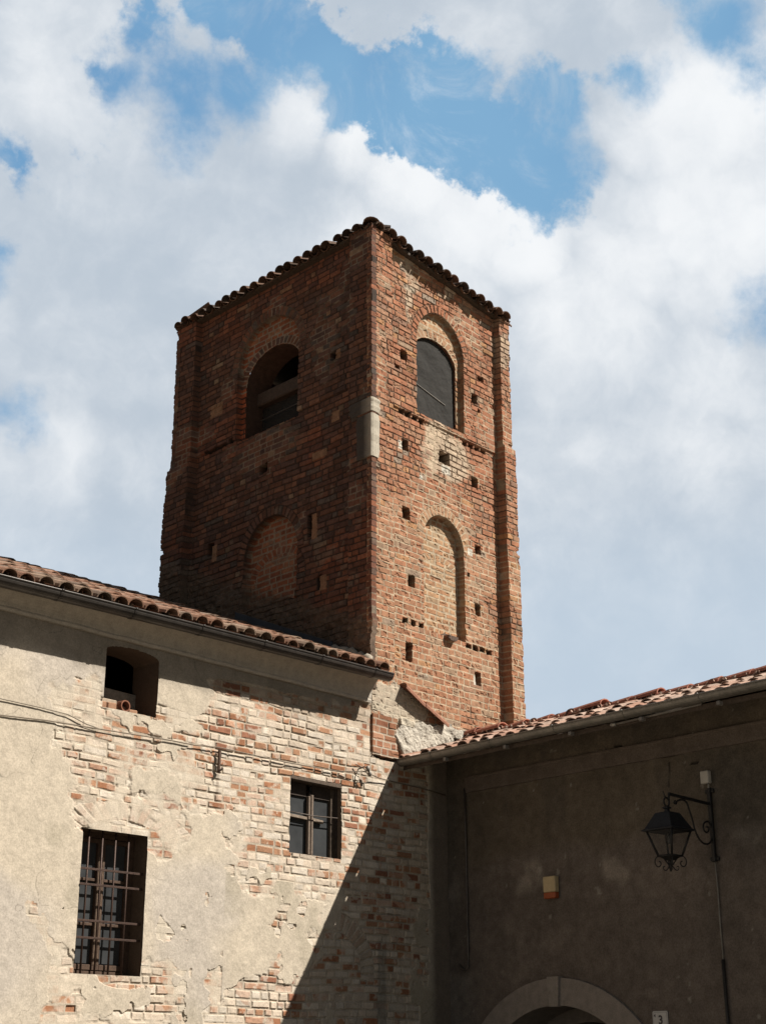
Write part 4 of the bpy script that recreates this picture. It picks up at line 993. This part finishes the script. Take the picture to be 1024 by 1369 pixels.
def junction():
    o = empty('junction_box', 'small white junction box fixed above the iron lantern bracket', 'junction box')
    mb = MB(); mb.box(fw(LT - .02, 4.225, .032), DW * .050, NW * .030, (0, 0, .064), (.66, .62, .55), .008); mb.build('cover', M_PLASTIC, o)
    mb = MB(); mb.tube([fw(LT - .0, 4.16, .025), fw(LT, 4.10, .022)], .010, 7, (.40, .38, .34)); mb.build('gland', M_PLASTIC, o)
junction()
def lantern():
    o = empty('wall_lantern', 'black wrought iron lantern hanging from a scrolled wall bracket', 'lantern'); K = (.028, .027, .027)
    f = lambda n, z, t_=0.0: fw(LT + t_, z, n)
    mb = MB(); mb.box(f(.022, 3.75), DW * .020, NW * .018, (0, 0, .365), K, .004); post = mb.build('post', M_IRON, o)
    for z in (4.085, 3.415):
        c = MB(); c.tube([f(.0, z, -.045), f(.0, z, .045)], .02, 8, K); c.box(f(.012, z), DW * .05, NW * .012, (0, 0, .02), K, .004); c.build('clamp', M_IRON, post)
    mb = MB(); mb.box((f(.04, 3.955) + f(.69, 3.985)) / 2, (f(.69, 3.985) - f(.04, 3.955)) / 2, DW * .012, (0, 0, .014), K, .003)
    mb.tube([f(.685, 3.985), f(.69, 3.95), f(.69, 3.90), f(.70, 3.875)], .011, 8, K); mb.build('arm', M_IRON, o)
    sc = [(0.59, 3.93), (0.61, 3.905), (0.58, 3.90), (0.555, 3.93), (0.47, 3.95), (0.41, 3.93), (0.38, 3.87), (0.34, 3.78), (0.31, 3.68), (0.26, 3.60), (0.20, 3.56), (0.13, 3.55), (0.075, 3.57), (0.04, 3.61), (0.03, 3.68), (0.045, 3.74), (0.08, 3.775), (0.13, 3.765), (0.165, 3.73), (0.16, 3.685), (0.12, 3.665), (0.085, 3.685), (0.085, 3.72), (0.11, 3.72)]
    mb = MB(); mb.tube([f(n, z) for n, z in smooth_line(sc)], .0095, 7, K); mb.build('scroll', M_IRON, o)
    mb = MB(); c = f(.73, 3.90); ringp = [c + NW * (.042 * math.cos(a)) + Vector((0, 0, .042 * math.sin(a))) for a in [2 * math.pi * k / 20 for k in range(21)]]
    mb.tube(ringp, .009, 7, K); mb.tube([f(.745, 3.935), f(.755, 3.96), f(.775, 4.005)], [.010, .008, .003], 6, K); mb.build('ring', M_IRON, o)
    C0 = fw(LT, 0, .73); HX, HY = DW, NW
    def sq(h_, z): return [C0 + HX * (sx * h_) + HY * (sy * h_) + Vector((0, 0, z)) for sx, sy in ((-1, -1), (1, -1), (1, 1), (-1, 1))]
    mb = MB(); lv = [(.012, 3.862), (.032, 3.850), (.032, 3.842), (.016, 3.832), (.020, 3.81), (.078, 3.797), (.086, 3.79), (.162, 3.645), (.186, 3.632), (.186, 3.622), (.14, 3.615)]
    vs = []; [vs.extend(sq(h_, z)) for h_, z in lv]; n = len(lv)
    mb.add(vs, [(i * 4 + k, i * 4 + (k + 1) % 4, (i + 1) * 4 + (k + 1) % 4, (i + 1) * 4 + k) for i in range(n - 1) for k in range(4)] + [(0, 1, 2, 3), tuple((n - 1) * 4 + k for k in range(4))[::-1]], (.025, .028, .034)); mb.build('roof', M_IRON, o)
    fr = MB(); tp, bt = sq(.150, 3.622), sq(.080, 3.385)
    for k in range(4):
        fr.tube([tp[k], bt[k]], .0115, 6, K); fr.tube([bt[k], bt[(k + 1) % 4]], .010, 6, K); fr.tube([tp[k], tp[(k + 1) % 4]], .010, 6, K)
    fr.build('frame', M_IRON, o)
    t2, b2 = sq(.145, 3.615), sq(.078, 3.39)
    for k in range(4):
        g = MB(); k2 = (k + 1) % 4; cen = sum((t2[k], t2[k2], b2[k], b2[k2]), Vector()) / 4; nrm = (cen - C0); nrm.z = 0; nrm.normalize(); q = [t2[k], t2[k2], b2[k2], b2[k]]
        g.add(q + [x - nrm * .002 for x in q], [(0, 1, 2, 3), (7, 6, 5, 4), (0, 4, 5, 1), (1, 5, 6, 2), (2, 6, 7, 3), (3, 7, 4, 0)]); g.build('pane', M_LAMPGLASS, o)
    bs = MB(); bs.add(sq(.082, 3.386) + sq(.03, 3.345), [(0, 1, 2, 3), (7, 6, 5, 4), (0, 4, 5, 1), (1, 5, 6, 2), (2, 6, 7, 3), (3, 7, 4, 0)], K)
    bs.tube([C0 + Vector((0, 0, 3.36)), C0 + Vector((0, 0, 3.32)), C0 + Vector((0, 0, 3.295)), C0 + Vector((0, 0, 3.24))], [.012, .010, .018, .003], 8, K)
    bs.build('base', M_IRON, o)
    lh = MB(); lh.tube([C0 + Vector((0, 0, 3.60)), C0 + Vector((0, 0, 3.50))], .022, 8, (.10, .10, .10)); lh.build('lamp_holder', M_IRON, o)
    for (dx, dy) in ((1, 1), (1, -1), (-1, 1), (-1, -1)):
        d = (HX * dx + HY * dy).normalized(); e = lambda r, z: C0 + d * r * .84 + Vector((0, 0, z))
        mb = MB()
        big = [(.135, 3.385), (.165, 3.365), (.178, 3.33), (.165, 3.295), (.135, 3.285), (.112, 3.305), (.115, 3.33), (.135, 3.335)]
        mb.tube([e(r, z) for r, z in smooth_line([(.02, 3.30), (.06, 3.345), (.10, 3.385)] + big)], .006, 6, K)
        mb.tube([e(r, z) for r, z in smooth_line([(.01, 3.31), (.03, 3.275), (.06, 3.25), (.085, 3.262), (.085, 3.285), (.065, 3.285)])], .005, 6, K)
        mb.build('ornament', M_IRON, o)
def smooth_line(p, n=4):
    out_ = []
    for i in range(len(p) - 1):
        p0 = p[max(i - 1, 0)]; p1 = p[i]; p2 = p[i + 1]; p3 = p[min(i + 2, len(p) - 1)]
        for k in range(n):
            t_ = k / n; out_.append(tuple(.5 * ((2 * p1[m]) + (p2[m] - p0[m]) * t_ + (2 * p0[m] - 5 * p1[m] + 4 * p2[m] - p3[m]) * t_ ** 2 + (3 * p1[m] - p0[m] - 3 * p2[m] + p3[m]) * t_ ** 3) for m in range(len(p1))))
    return out_ + [p[-1]]
lantern()
def lamp_cable():
    mb = MB(); mb.tube([fw(LT + .0, 3.40, .016), fw(LT + .005, 3.1, .014), fw(LT, 2.8, .014), fw(LT + .004, 2.43, .014)], .0075, 6, (.30, .28, .25)); tag(mb.build('cable', M_CABLE, None), 'thin pale cable running down the wall from the lantern bracket', 'cable')
    mb = MB(); mb.tube([fw(LT + .004, 2.46, .022), fw(LT + .004, 1.2, .022), fw(LT + .004, 0.02, .022)], .017, 8, (.055, .05, .045)); tag(mb.build('conduit', M_METAL, None), 'dark conduit on the wall under the pale lantern cable', 'conduit')
lamp_cable()
